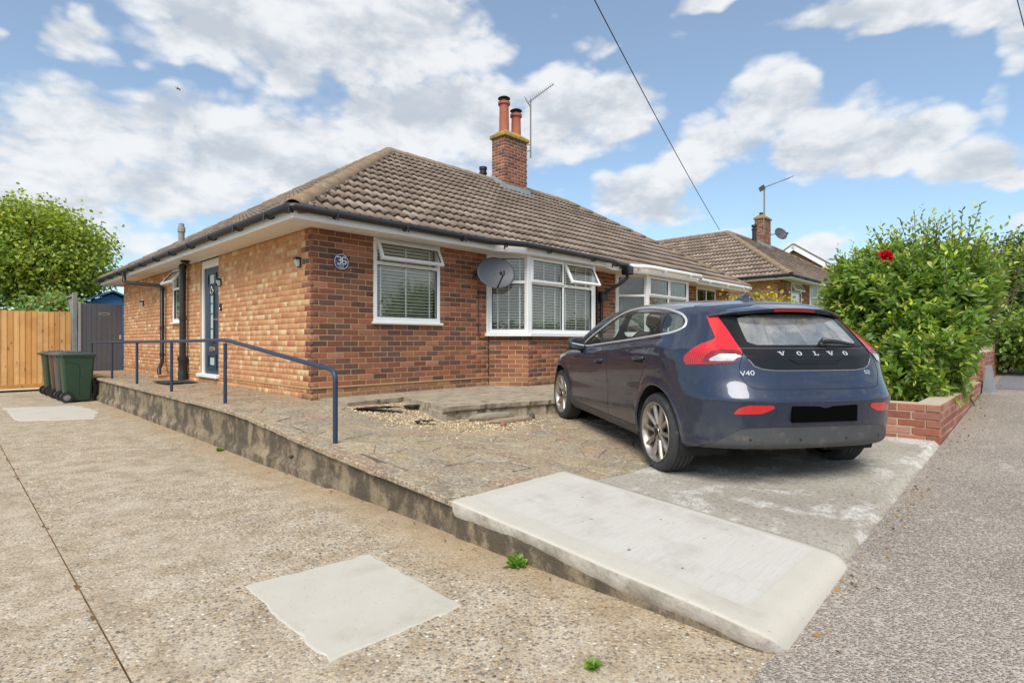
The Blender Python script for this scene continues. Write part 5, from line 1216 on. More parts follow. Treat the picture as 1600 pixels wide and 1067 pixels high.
def build_car():
    (hx, hy, hz), hd, pit = CAR_POSE; L = math.hypot(*hd); hd = (hd[0]/L, hd[1]/L)
    fw = Vector((hd[0]*math.cos(pit), hd[1]*math.cos(pit), math.sin(pit))); lf = Vector((-hd[1], hd[0], 0)); upv = fw.cross(lf)
    Rm = Matrix((fw, lf, upv)).transposed(); org = Vector((hx, hy, hz))-Rm @ Vector((.835, .86, .317))
    t = thing('parked_car', 'dark blue five-door hatchback parked nose-in on the paved yard', 'car', (0, 0, 0), 0); t.matrix_world = Matrix.Translation(org) @ Rm.to_4x4()
    paint = bpy.data.materials.new('navy_car_paint'); paint.use_nodes = True; nt = NT(paint.node_tree); bs = nt.n['Principled BSDF']
    pp = nt.node('ShaderNodeTexCoord').outputs['Object']; fl = nt.noise(pp, 900, 2, .5); col = nt.mix(nt.smooth(fl, .45, .75), (*lin('202a40'), 1), (*lin('313e57'), 1))
    dst = nt.math('MULTIPLY', nt.smooth(nt.sep(pp)[2], .62, .22), nt.smooth(nt.noise(pp, 7, 6, .65), .35, .7)); dst2 = nt.math('MULTIPLY', nt.smooth(nt.noise(pp, 30, 6, .7), .5, .8), .16)
    col = nt.mix(nt.math('MAXIMUM', nt.math('MULTIPLY', dst, .55), dst2), col, (*lin('7d766b'), 1))
    nt.put(bs.inputs['Base Color'], col); bs.inputs['Metallic'].default_value = .35; nt.put(bs.inputs['Roughness'], nt.math('ADD', .34, nt.math('MULTIPLY', dst, .3))); bs.inputs['Coat Weight'].default_value = .9; nt.put(bs.inputs['Coat Roughness'], nt.math('ADD', .015, nt.math('MULTIPLY', dst, .5)))
    gloss = pmat('gloss_black', (.010,.010,.011), .22, var=0, rvar=0, spec=.35); trim = pmat('grey_plastic_trim', lin('4a4b4d'), .6, var=.12, vs=16, bump=.1, bs=300, spots=lin('6d675e'), spot_s=9, spot_t=(.5,.8)); dark = pmat('car_dark', (.012,.012,.013), .85, var=0)
    red = bpy.data.materials.new('red_lamp'); red.use_nodes = True; rt = NT(red.node_tree); rb_ = rt.n['Principled BSDF']; rp = rt.node('ShaderNodeTexCoord').outputs['Object']; wv = rt.node('ShaderNodeTexWave'); wv.inputs['Scale'].default_value = 22; wv.inputs['Distortion'].default_value = 1.2; rt.l.new(rp, wv.inputs['Vector'])
    rt.put(rb_.inputs['Base Color'], rt.mix(rt.math('MULTIPLY', wv.outputs['Fac'], rt.smooth(rt.sep(rp)[2], 1.06, .92)), (*lin('cf1a1f'), 1), (*lin('7f0b10'), 1))); rb_.inputs['Roughness'].default_value = .25; rb_.inputs['Coat Weight'].default_value = 1; rb_.inputs['Coat Roughness'].default_value = .02
    clear = pmat('clear_lamp', lin('cfcac4'), .10, .35, var=.25, vs=26, coat=1); rubber = pmat('tyre_rubber', lin('3a3a3b'), .85, var=.18, vs=18, bump=.2, bs=90, spots=lin('6c675f'), spot_s=16, spot_t=(.56,.75))
    alloy = pmat('alloy', lin('b3aaa0'), .34, .75, var=.15, vs=14, spots=lin('84755f'), spot_s=9, spot_t=(.52,.72)); cglass = glass_mat('car_glass', (.80,.88,.84), .03, dust_glare=.03, k=1.0); seat = pmat('seat_fabric', lin('3a3a3c'), .85, var=.1); liner = pmat('cabin_liner', lin('2a2a2b'), .9, var=.05)
    V0, F0 = car_grid(); sh = Shell(V0, F0)
    faces = sh.F
    side_xz = lambda P: P[:, [0, 2]]
    def region(faces, fn):
        P = sh.arr(); return sh.cut(faces, fn(P))
    # wheel openings
    for xc in (.84, 3.482):
        _, faces = region(faces, lambda P: np.maximum(np.hypot(P[:, 0]-xc, P[:, 2]-.33)-.368, .5-np.abs(P[:, 1])))
    parts = []
    def take(name, fn, mat, off=0, **kw):
        nonlocal faces
        ins, faces = region(faces, fn)
        if kw.get('each'):
            Pa = sh.arr()
            for s in (1, -1):
                sel = [f for f in ins if np.mean([Pa[i][1] for i in f])*s > 0]; parts.append((name, sel, mat, off, kw.get('label')))
        else: parts.append((name, ins, mat, off, kw.get('label')))
        return ins
    # daylight opening (x,z), panes, pillars
    DLO = smooth_poly([(2.86,.942),(2.2,.996),(1.72,1.034),(.92,1.10),(.74,1.125),(.665,1.165),(.70,1.225),(.82,1.285),(1.08,1.325),(1.55,1.354),(1.9,1.352),(2.12,1.312),(2.34,1.232),(2.58,1.125),(2.80,1.02)], 2)
    P1 = smooth_poly([(2.80,.955),(2.2,1.008),(1.915,1.03),(1.97,1.325),(2.1,1.30),(2.33,1.218),(2.57,1.11),(2.76,1.01)], 1)
    P2 = smooth_poly([(1.715,1.046),(.99,1.104),(1.12,1.305),(1.3,1.325),(1.56,1.340),(1.80,1.338)], 1)
    P3 = smooth_poly([(.90,1.115),(.77,1.135),(.695,1.17),(.725,1.222),(.83,1.272),(1.01,1.300)], 1)
    onside = lambda P: .30-np.abs(P[:, 1])
    for nm, pl in (('front_side_window', P1), ('rear_side_window', P2), ('quarter_window', P3)): take(nm, lambda P: np.maximum(sdf_poly(side_xz(P), pl), onside(P)), cglass, -.004, each=1)
    take('window_pillar', lambda P: np.maximum(sdf_poly(side_xz(P), DLO), onside(P)), gloss, -.002, each=1)
    # windscreen
    ws = [(3.28,.99),(3.30,1.3),(2.55,1.45),(2.56,1.35)]
    take('windscreen', lambda P: np.maximum(np.maximum(2.62-P[:, 0], P[:, 0]-3.26), np.abs(P[:, 1])-(.50+.10*(3.3-P[:, 0])*0+.14*(P[:, 0]-2.6))+np.where(P[:, 2] < .9, 9, 0)), cglass, -.003)
    # rear lamps, seen obliquely: h runs from the middle of the tail round the corner
    def hz(P): return np.stack([(P[:, 0]-(.9-np.abs(P[:, 1])))*.7071, P[:, 2]], 1)
    tl = np.array([(.583,.589,1.255),(.517,.534,1.25),(.384,.53,1.145),(.256,.531,1.037),(.201,.527,.988),(.188,.597,.915),(.256,.701,.904),(.451,.836,.887),(.466,.837,.924),(.464,.832,.951),(.434,.798,.997),(.414,.734,1.038),(.38,.661,1.068),(.378,.633,1.084),(.444,.617,1.139),(.519,.602,1.2)]); tl2 = hz(tl)
    ln = hz(np.array([(.307,.744,.921),(.292,.715,.950),(.272,.680,.968),(.212,.548,.978),(.196,.592,.928)])); backhalf = lambda P: P[:, 0]-1.1
    take('reversing_lens', lambda P: np.maximum(sdf_poly(hz(P), ln), backhalf(P)), clear, .002, each=1)
    lb = hz(np.array([(.330,.772,.906),(.318,.752,.955),(.30,.715,.990),(.262,.655,1.004),(.215,.56,1.0),(.199,.533,.978),(.188,.596,.917)])); take('lamp_band', lambda P: np.maximum(sdf_poly(hz(P), lb), backhalf(P)), pmat('dark_red_lamp', lin('7d1016'), .15, var=.35, vs=24, coat=1), .004, each=1)
    take('tail_lamp', lambda P: np.maximum(sdf_poly(hz(P), tl2), backhalf(P)), red, .005, each=1)
    # rear screen, black panel, tailgate (seen from behind: y,z)
    yz = lambda P: np.stack([np.abs(P[:, 1]), P[:, 2]], 1); tail = lambda P: np.maximum(P[:, 0]-.66, 0)*50-.0
    rearmask = lambda P: P[:, 0]-(.62)
    GL = [(-.1,1.04),(.40,1.04),(.455,1.06),(.44,1.15),(.42,1.235),(.30,1.262),(-.1,1.268)]
    take('rear_screen', lambda P: np.maximum(sdf_poly(yz(P), GL), rearmask(P)), M.setdefault('cglass_rear', glass_mat('car_rear_glass', (.45,.50,.48), .22, dust_glare=.24)), -.001)  # the pale film also stands in for reflected sky
    BLK = [(-.1,.862),(.33,.862),(.42,.872),(.47,.892),(.508,.94),(.528,.988),(.532,1.05),(.53,1.15),(.535,1.26),(-.1,1.33)]
    take('black_panel', lambda P: np.maximum(sdf_poly(yz(P), BLK), rearmask(P)), gloss, .0)
    TG = [(-.1,.733),(.47,.735),(.52,.75),(.56,.80),(.575,.85),(.57,.90),(.53,.99),(.4,1.0),(-.1,1.0)]
    take('tailgate', lambda P: np.maximum(sdf_poly(yz(P), TG), rearmask(P)), paint, 0)
    RF = [(.36,.632),(.56,.628),(.61,.606),(.645,.560),(.47,.568),(.41,.592)]
    take('reflector_lamp', lambda P: np.maximum(sdf_poly(yz(P), RF), P[:, 0]-.5), pmat('reflector_red', lin('c8201f'), .2, var=.1, vs=30, coat=1), .003, each=1)
    VL = [(-.1,.474),(.35,.474),(.54,.466),(.60,.45),(.66,.40),(.72,.35),(.80,.28),(.83,.15),(-.1,.15)]
    take('lower_bumper', lambda P: np.maximum(sdf_poly(yz(P), VL), P[:, 0]-.36), trim, .003)
    take('rear_bumper', lambda P: np.maximum(np.maximum(P[:, 2]-.68-.10*np.clip(P[:, 0]-.15, 0, 1), P[:, 0]-.52), -.02-P[:, 0]), paint, 0)
    # doors and sills
    take('sill_trim', lambda P: np.maximum(np.maximum(P[:, 2]-(.295+.0*P[:, 0]), np.abs(P[:, 0]-2.16)-.98), .6-np.abs(P[:, 1])), trim, .004, each=1)
    RD = [(1.905,.29),(1.90,1.04),(.93,1.105),(.915,1.0),(.93,.90),(1.04,.80),(1.14,.69),(1.22,.55),(1.27,.40),(1.30,.29)]
    FD = [(1.905,.29),(1.90,1.04),(2.90,.96),(3.02,.85),(3.04,.6),(3.02,.29)]
    take('rear_door', lambda P: np.maximum(sdf_poly(side_xz(P), RD), .5-np.abs(P[:, 1])), paint, 0, each=1)
    take('front_door', lambda P: np.maximum(sdf_poly(side_xz(P), FD), .5-np.abs(P[:, 1])), paint, 0, each=1)
    take('underbody', lambda P: np.maximum(P[:, 2]-c_bt(P[:, 0])-.012, np.abs(P[:, 1])-.86), dark, 0)
    parts.append(('body_shell', faces, paint, 0, None))
    VA = sh.arr(); NA = car_norm(VA)
    def emit(name, fs, mat, off=0, parent=t, label=None, flip=False, smooth=True):
        if not fs: return None
        ids = sorted({i for f in fs for i in f}); mp = {v: k for k, v in enumerate(ids)}; P = VA[ids]+NA[ids]*off
        o = ob(name, mesh_np(name, P, [tuple(mp[i] for i in (f[::-1] if flip else f)) for f in fs], mat, True, normals=NA[ids]*(-1 if flip else 1)), parent)
        if label: o['label'] = label
        return o
    made = {}
    for nm, fs, mat, off, lab in parts: made.setdefault(nm, []).append(emit(nm, fs, mat, off, t, lab))
    # inner skin so that the cabin is lined
    inner = [f for nm, fs, *_ in parts for f in fs if nm in ('body_shell', 'rear_door', 'front_door', 'tailgate', 'black_panel', 'tail_lamp', 'reversing_lens', 'underbody', 'rear_bumper')]
    up_ = [f for f in inner if np.mean([VA[i][2] for i in f]) > 1.12]; lo_ = [f for f in inner if np.mean([VA[i][2] for i in f]) <= 1.12]
    emit('cabin_lining', lo_, liner, -.03, made['body_shell'][0], flip=True); emit('headlining', up_, pmat('headlining', lin('a3a39d'), .9, var=.04), -.03, made['body_shell'][0], flip=True)
    def on(pts3): return car_surf(np.array(pts3, float))
    def ribbon(mb, P, w, off=.0015, closed=False, rise=0):
        """flat strip following the skin"""
        P = np.asarray(P); N = car_norm(P); T = np.roll(P, -1, 0)-np.roll(P, 1, 0)
        if not closed: T[0] = P[1]-P[0]; T[-1] = P[-1]-P[-2]
        T /= np.linalg.norm(T, axis=1)[:, None]; B = np.cross(N, T); n = len(P)
        V = [tuple(P[i]+N[i]*(off-.004)-B[i]*w) for i in range(n)]+[tuple(P[i]+N[i]*(off+rise)-B[i]*w*.5) for i in range(n)]+[tuple(P[i]+N[i]*(off+rise)+B[i]*w*.5) for i in range(n)]+[tuple(P[i]+N[i]*(off-.004)+B[i]*w) for i in range(n)]
        m = n if closed else n-1; mb.add(V, [(r*n+i, r*n+(i+1) % n, r*n+n+(i+1) % n, r*n+n+i) for r in range(3) for i in range(m)])
    def dens(pts, step=.02, closed=False):
        out = []; pts = [np.array(p, float) for p in pts]; k = len(pts) if closed else len(pts)-1
        for i in range(k):
            a, b = pts[i], pts[(i+1) % len(pts)]; n = max(1, int(np.linalg.norm(b-a)/step)); out += [a+(b-a)*q/n for q in range(n)]
        if not closed: out.append(pts[-1])
        return out
    def side_line(pts, s, step=.02, closed=False):
        """outline in (x,z) carried onto the flank"""
        P = np.array(dens(pts, step, closed)); A = np.stack([P[:, 0], np.zeros(len(P)), P[:, 1]], 1); D = np.tile([0., s, 0.], (len(P), 1)); return car_project(A, D, 1.2)
    def rear_line(pts, step=.02, closed=False):
        P = np.array(dens(pts, step, closed)); A = np.stack([np.full(len(P), 1.0), P[:, 0], P[:, 1]], 1); return car_project(A, np.tile([-1., 0, 0], (len(P), 1)), 1.2)
    for s in (1, -1):
        mb = MB(); ribbon(mb, side_line(DLO, s, .03, True), .012, .002, True, .004); mb.build('chrome_strip', M.setdefault('trim_silver', pmat('bright_trim', lin('e2e2e0'), .28, .55, var=0, rvar=0)), t, smooth=True)
        for pl, par in ((RD, 'rear_door'), (FD, 'front_door')):
            q = [p for p in pl if True]; mb = MB(); ribbon(mb, side_line([p for p in q if p[1] < 1.03 or p is q[1]][:] if False else q, s, .02, True), .0032, .0008, True); mb.build('door_seam', dark, made[par][0 if s > 0 else 1])
        # handles; the shade behind each is painted as a flat dark strip
        for (xa, xb, z, par) in ((1.99, 2.21, .832, 'front_door'), (1.01, 1.25, .905, 'rear_door')):
            m_ = side_line([(xa, z), ((xa+xb)/2, z-.006), (xb, z-.012)], s, .02); N = car_norm(m_); mb = MB(); C_ = m_+N*(.030*np.sin(np.linspace(.25, 2.9, len(m_))))[:, None]
            mb.tube([tuple(c) for c in C_], [.010+.006*math.sin(q) for q in np.linspace(.2, 2.9, len(C_))], 8); par_o = made[par][0 if s > 0 else 1]; mb.build('handle', paint, par_o, smooth=True)
            mb = MB(); rc = side_line([(xa+.03, z-.025), (xb-.03, z-.03)], s, .03); ribbon(mb, rc, .022, .0012); mb.build('handle_shade', dark, par_o)
    # hatch outline and panel edges
    seam = [(-.575,.87),(-.575,.85),(-.56,.80),(-.52,.75),(-.47,.735),(.47,.735),(.52,.75),(.56,.80),(.575,.85),(.565,.90),(.535,.975)]; seam = [(-.535,.975),(-.565,.90)]+seam[1:]
    mb = MB(); ribbon(mb, rear_line(seam), .0042, .0012); mb.build('tailgate_seam', dark, made['tailgate'][0])
    mb = MB(); ribbon(mb, rear_line([(-.505,.94),(-.47,.892),(-.42,.872),(-.33,.862),(.33,.862),(.42,.872),(.47,.892),(.505,.94)]), .003, .001, rise=.002); mb.build('panel_edge', M['chrome'], made['black_panel'][0], smooth=True)
    mb = MB(); ribbon(mb, rear_line([(-.53,1.016),(.53,1.016)]), .006, .001); mb.build('screen_edge', trim, made['black_panel'][0])
    mb = MB(); q = rear_line([(-.21,.940),(-.16,.910),(.16,.910),(.21,.940)]); ribbon(mb, rear_line([(-.20,.934),(.20,.934)]), .014, .001); ribbon(mb, q, .004, .002, rise=.003); mb.build('boot_grip', gloss, made['tailgate'][0])
    # number plate (blank black) in its recess, reflectors' edges, sensors
    mb = MB(); pl = rear_line([(-.262,.565),(.262,.565)], .05); x = float(pl[:, 0].min())-.006; mb.bbox(x, x+.02, -.262, .262, .508, .622, .004); mb.build('number_plate', pmat('black_plate', (.002,.002,.002), .95, var=0, spec=.05), t)
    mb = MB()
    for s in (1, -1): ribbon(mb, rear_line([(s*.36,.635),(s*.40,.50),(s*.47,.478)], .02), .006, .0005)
    mb.build('plate_recess_shade', pmat('shadow_paint', lin('141c30'), .3, coat=.8), made['rear_bumper'][0])  # shade along the plate recess, put into strips of darker paint
    mb = MB(); ribbon(mb, rear_line([(-.70,.640),(-.4,.664),(0,.668),(.4,.664),(.70,.640)]), .004, .0008, rise=.001); mb.build('bumper_crease', paint, made['rear_bumper'][0])
    for y in (.52, .17, -.20, -.52):
        p = rear_line([(y,.385),(y+.001,.385)])[0]; mb = MB(); mb.lathe([(.011, .002), (.011, -.003), (.008, -.0035), (0, -.0035)], 14, Matrix.Translation(p) @ Matrix.Rotation(R(90), 4, 'Y')); mb.build('parking_sensor', M['black'], made['lower_bumper'][0])
    # spoiler over the rear screen
    ny, n1 = 41, 8; ys = np.linspace(-.585, .585, ny); V = []; F = []
    gq = np.array([(q/n1, y) for y in ys for q in range(n1+1)]); kk = np.abs(gq[:, 1])/.585; gx = .80+(.335+.21*kk**3-.80)*gq[:, 0]
    zt_ = car_project(np.stack([np.maximum(gx, .52), gq[:, 1]*.97, np.full(len(gq), .9)], 1), np.tile([0, 0, 1.], (len(gq), 1)))[:, 2]+.004
    for yi, y in enumerate(ys):
        k = abs(y)/.585; xt = .335+.21*k**3; zt = 1.312-.060*k**2.2; th = .028*(1-.4*k**4); z0_ = zt_[yi*(n1+1)]
        for q in range(n1+1):
            f_ = q/n1; x = gx[yi*(n1+1)+q]; zs = zt_[yi*(n1+1)+q]; s_ = f_*f_; V.append((x, y*(1-.03*(1-f_)), zs*(1-s_)+zt*s_ if x >= .52 else z0_+(zt-z0_)*f_**1.3))
        V.append((xt+.006, y, zt-th*.5)); V.append((xt+.02, y, zt-th)); V.append((xt+.15, y*.985, zt-th-.004)); V.append((.60, y*.97, zt-th+.02))
    w = n1+5
    F = [(i*w+k, i*w+k+1, i*w+w+k+1, i*w+w+k) for i in range(ny-1) for k in range(w-1)]+[tuple(range(w-1, -1, -1)), tuple((ny-1)*w+k for k in range(w))]
    sp = autosmooth(ob('spoiler', mesh_np('spoiler', V, F, [paint, gloss]), t), 55); idx = [1 if (i % (w-1)) >= n1+1 and i < (ny-1)*(w-1) else 0 for i in range(len(F))]; sp.data.polygons.foreach_set('material_index', idx)
    mb = MB(); n = 18; V = []
    for i in range(n+1):
        y = -.175+.35*i/n; k = abs(y)/.585; xt = .335+.21*k**3; zt = 1.312-.060*k**2.2; V += [(xt-.004, y, zt-.003), (xt+.003, y, zt-.027)]
    mb.add(V, [(2*i, 2*i+1, 2*i+3, 2*i+2) for i in range(n)]); mb.build('brake_light', pmat('brake_red', lin('8e1a20'), .3, var=.2, vs=60, coat=.6), sp)
    # wiper, badges, aerial fin
    p0 = rear_line([(-.10,1.045),(-.101,1.045)])[0]; p1 = rear_line([(-.40,1.035),(-.401,1.035)])[0]; nx = np.array([-1, 0, .5])/1.118
    mb = MB(); mb.tube([p0+nx*.012, p0+nx*.03+np.array([0, 0, .012]), (p0+p1)/2+nx*.035+np.array([0, 0, .004]), p1+nx*.018], [.020, .021, .015, .006], 8); mb.tube([p0-np.array([0,.0,.02]), p0+nx*.03], .024, 10); w_ = mb.build('wiper', M['black'], t, smooth=True)
    mb = MB(); a_ = rear_line([(-.13,1.022),(-.47,1.028)], .05); mb.tube([tuple(p+nx*.012) for p in a_], .005, 6); mb.build('wiper_blade', M['black'], w_)
    silver = pmat('badge_silver', lin('e4e4e6'), .22, .6, var=0, rvar=0)
    def rear_frame(y, z):
        p = rear_line([(y, z), (y+.0005, z)])[0]; n = car_norm(p[None])[0]; n = Vector(n); r_ = Vector((0, -1, 0)); r_ = (r_-n*r_.dot(n)).normalized(); u_ = n.cross(r_); return Matrix(((r_.x, u_.x, n.x, p[0]), (r_.y, u_.y, n.y, p[1]), (r_.z, u_.z, n.z, p[2]), (0, 0, 0, 1)))
    hgt = .036
    def slab(polys): 
        mb = MB()
        for pl_ in polys: mb.prism([(x*hgt, y*hgt) for x, y in pl_], .0005, .005)
        return mb
    LV = [[(-.78,.5),(-.02,.5),(-.02,.38),(-.18,.38),(.12,-.22),(.10,-.5),(-.12,-.5),(-.58,.38),(-.78,.38)], [(.28,.5),(.78,.5),(.78,.38),(.62,.38),(.14,-.5),(.02,-.5),(.40,.38),(.28,.38)]]
    LL = [[(-.5,.5),(.12,.5),(.12,.38),(-.06,.38),(-.06,-.38),(.30,-.38),(.42,-.1),(.55,-.1),(.55,-.5),(-.5,-.5),(-.5,-.38),(-.32,-.38),(-.32,.38),(-.5,.38)]]
    LO = []
    for i in range(24):
        a, b = 2*math.pi*i/24, 2*math.pi*(i+1)/24; o_ = lambda q: (.56*math.cos(q), .52*math.sin(q)); i_ = lambda q: (.25*math.cos(q), .40*math.sin(q)); LO.append([o_(a), o_(b), i_(b), i_(a)])
    for y, pl_ in ((.258, LV), (.122, LO), (-.008, LL), (-.137, LV), (-.265, LO)):
        o = slab(pl_).build('badge_letter', silver, t); o.matrix_local = rear_frame(y, .979)
    for y, tx in ((.525, 'V40'), (-.44, 'D2')):
        lay_text('badge_text', tx, .050 if tx == 'V40' else .040, silver, t, rear_frame(y, .842) @ Matrix.Scale(1.25, 4, (1, 0, 0)), .002)
    q = on([(.98, 0, 1.6)])[0]; mb = MB(); V = []
    for i in range(9):
        f_ = i/8; x = .24-.24*f_; h_ = .065*math.sin(min(1, f_*1.25)*math.pi/2)*(1-.75*max(0, f_-.8)/.2); wd = .035*math.sin(max(.08, f_**.6*(1-.3*f_))*math.pi/1.9)
        V += [(x, wd, -.012), (x-.02*f_, wd*.45, h_*.7), (x-.02*f_, 0, h_), (x-.02*f_, -wd*.45, h_*.7), (x, -wd, -.012)]
    mb.add([(a-.1, b, c) for a, b, c in V], [(i*5+k, i*5+k+1, i*5+k+6, i*5+k+5) for i in range(8) for k in range(4)]+[(40, 41, 42, 43, 44)]); mb.build('roof_antenna', paint, t, smooth=True, loc=tuple(q))
    # door mirrors
    for s in (1, -1):
        bm = bmesh.new(); bmesh.ops.create_uvsphere(bm, u_segments=20, v_segments=14, radius=1)
        for v in bm.verts: v.co = Vector((math.copysign(abs(v.co.x)**.7, v.co.x)*.08, math.copysign(abs(v.co.y)**.75, v.co.y)*.098, math.copysign(abs(v.co.z)**.75, v.co.z)*.068))
        for v in bm.verts:
            if v.co.x < -.045: v.co.x = -.045
        me = bpy.data.meshes.new('mirror'); bm.to_mesh(me); bm.free(); me.materials.append(paint); me.polygons.foreach_set('use_smooth', np.ones(len(me.polygons), bool)); mo = autosmooth(ob('mirror', me, t, (2.78, s*.91, .985), (0, 0, s*.12)), 45)
        mb = MB(); mb.bbox(-.049, -.0455, -.078, .078, -.048, .048, .003); mb.build('mirror_glass', pmat('mirror', (.35,.36,.37), .05, 1, var=0, rvar=0), mo)
        mb = MB(); mb.tube([(.0, -s*.03, -.05), (.01, -s*.16, -.085)], [.035, .03], 8); mb.build('mirror_stalk', gloss, mo)
        mb = MB(); mb.bbox(-.05, .08, -.09, .09, -.078, -.055, .008); mb.build('mirror_base', dark, mo)
    # wheels
    def wheel(xc, s):
        T = Matrix.Translation((xc, s*.775, .317)) @ Matrix.Rotation(R(90*-s), 4, 'X'); w = .105
        prof = [(.228, -w+.012), (.245, -w+.002), (.285, -w), (.303, -w+.012), (.313, -w+.03)]
        for g in (-.055, -.02, .02, .055): prof += [(.317, g-.006), (.317, g-.0045), (.310, g-.004), (.310, g+.004), (.317, g+.0045)]
        prof += [(.313, w-.03), (.303, w-.012), (.285, w), (.245, w-.002), (.228, w-.012)]
        mb = MB(); mb.lathe(prof, 72, T); wh = autosmooth(mb.build('wheel', rubber, t), 25)
        mb = MB(); mb.lathe([(.242, w-.006), (.240, w+.002), (.232, w+.001), (.222, w-.012), (.212, w-.05), (.205, -w+.01)], 64, T); rim = autosmooth(mb.build('rim', alloy, wh), 40)
        mb = MB(); mb.lathe([(.205, .0), (.0, -.0)], 32, T); mb.build('brake_backing', dark, wh)
        mb = MB(); mb.lathe([(.16, .015), (.16, .03), (.06, .03), (.06, .015)], 40, T); mb.build('brake_disc', pmat('brake_steel', lin('6b6560'), .5, .6), wh)
        for k in range(5):
            for dl in (-.27, .27):
                a = k*2*math.pi/5+dl+.30; a2 = k*2*math.pi/5+dl*1.25+.30; mb = MB(); V = []
                for r_, an, hw, zz, dp in ((.035, k*2*math.pi/5+dl*.6+.30, .013, w-.030, .05), (.075, a, .0135, w-.024, .045), (.15, a*.4+a2*.6, .0145, w-.014, .035), (.226, a2, .019, w-.010, .025)):
                    c_, s_ = math.cos(an), math.sin(an); tx, ty = -s_, c_
                    for q, zo in ((-1, -dp), (-.75, -.004), (-.2, .0), (.2, .0), (.75, -.004), (1, -dp)): V.append((r_*c_+tx*hw*q, r_*s_+ty*hw*q, zz+zo))
                mb.add(V, [(i*6+j, i*6+j+1, i*6+j+7, i*6+j+6) for i in range(3) for j in range(5)], T); mb.build('spoke', alloy, rim, smooth=True)
        mb = MB(); mb.lathe([(.066, w-.045), (.066, w-.028), (.058, w-.022), (.036, w-.022), (.034, w-.016), (0, w-.014)], 30, T); autosmooth(mb.build('hub', alloy, rim), 40)
        mb = MB(); mb.lathe([(.030, w-.0155), (.028, w-.0125), (0, w-.012)], 24, T)
        for k in range(5): a = k*2*math.pi/5+.93; mb.lathe([(.010, w-.021), (.009, w-.019), (0, w-.0188)], 10, T @ Matrix.Translation((.048*math.cos(a), .048*math.sin(a), 0)))
        mb.build('hub_cap', dark, rim)
    for xc in (.84, 3.482):
        for s in (1, -1):
            wheel(xc, s)
            mb = MB(); V = []; n = 28                                       # wheel arch liner
            for i in range(n+1):
                a = math.pi*(i/n*1.24-.12); V += [(xc+.372*math.cos(a), s*.45, .33+.372*math.sin(a)), (xc+.372*math.cos(a), s*.86, .33+.372*math.sin(a))]
            b0 = len(V); V += [(xc, s*.45, .33)]
            mb.add(V, [(2*i, 2*i+1, 2*i+3, 2*i+2) for i in range(n)]+[(2*i, 2*i+2, b0) for i in range(n)]); mb.build('arch_liner', dark, t)
            lip = [(xc+.378*math.cos(a), .33+.378*math.sin(a)) for a in np.linspace(-.30, math.pi+.30, 46)]; mb = MB(); ribbon(mb, side_line(lip, s, .03), .016, .002, rise=.004); mb.build('arch_lip', paint, t, smooth=True)
    # axle, exhaust, seats, wheel, dashboard
    mb = MB(); mb.bbox(.78, .92, -.60, .60, .26, .36, .03); mb.bbox(.25, .6, .12, .48, .31, .40, .04); mb.build('rear_axle', dark, t)
    mb = MB(); mb.tube([(.20, .50, .315), (.45, .49, .33)], .024, 12); mb.build('exhaust', pmat('exhaust', lin('5a5049'), .6, .5), t)
    mb = MB(); mb.box(.55, 3.1, -.70, .70, .33, .42); mb.build('floor_pan', liner, t)
    def seat_(x, y, w):
        mb = MB(); mb.bbox(x-.02, x+.48, y-w, y+w, .45, .62, .05); T = Matrix.Translation((x, y, .58)) @ Matrix.Rotation(R(-16), 4, 'Y'); mb.bbox(-.08, .07, -w, w, 0, .56, .05, T); so = mb.build('seat', seat, t)
        mb = MB(); mb.bbox(-.06, .05, -.13, .13, .60, .76, .04, T); mb.tube([(0, -.05, .52), (0, -.05, .62)], .007, 6, M=T); mb.tube([(0, .05, .52), (0, .05, .62)], .007, 6, M=T); mb.build('headrest', seat, so)
    for y in (.36, -.36): seat_(2.02, y, .25)
    for y in (.36, -.36): seat_(1.12, y, .33)
    mb = MB(); mb.bbox(2.85, 3.35, -.68, .68, .62, .93, .06); mb.build('dashboard', liner, t)
    mb = MB(); T = Matrix.Translation((2.70, -.36, .90)) @ Matrix.Rotation(R(-65), 4, 'Y'); mb.tube([(.18*math.cos(a), .18*math.sin(a), 0) for a in np.linspace(0, 6.283, 26)], .014, 8, M=T); mb.tube([(-.17, 0, 0), (.17, 0, 0)], .016, 6, M=T); mb.build('steering_wheel', liner, t)
    mb = MB(); mb.bbox(.28, .95, -.5, .5, .90, .93, .01); mb.build('parcel_shelf', liner, t)
    return t
build_car()
# ---------------------------------------------------------------- plants
def leaf_mat(name, gloss=.45):
    m = bpy.data.materials.new(name); m.use_nodes = True; t = NT(m.node_tree); b = t.n['Principled BSDF']
    c = t.node('ShaderNodeVertexColor', layer_name='Col').outputs[0]; t.put(b.inputs['Base Color'], c); b.inputs['Roughness'].default_value = gloss
    tr = t.node('ShaderNodeBsdfTranslucent'); t.put(tr.inputs[0], t.mix(1, c, (1.5, 1.6, .6, 1), 'MULTIPLY')); mx = t.node('ShaderNodeMixShader'); mx.inputs[0].default_value = .28
    o = t.n['Material Output']; t.l.new(b.outputs[0], mx.inputs[1]); t.l.new(tr.outputs[0], mx.inputs[2]); t.l.new(mx.outputs[0], o.inputs[0]); return m
M['leaf'] = leaf_mat('leaf'); M['leaf_gloss'] = leaf_mat('leaf_gloss', .32)
M['bark'] = pmat('bark', lin('6a5a48'), .95, var=.25, vs=14, bump=.8, bs=40)
def unit(v): return v/np.maximum(np.linalg.norm(v, axis=-1, keepdims=True), 1e-9)
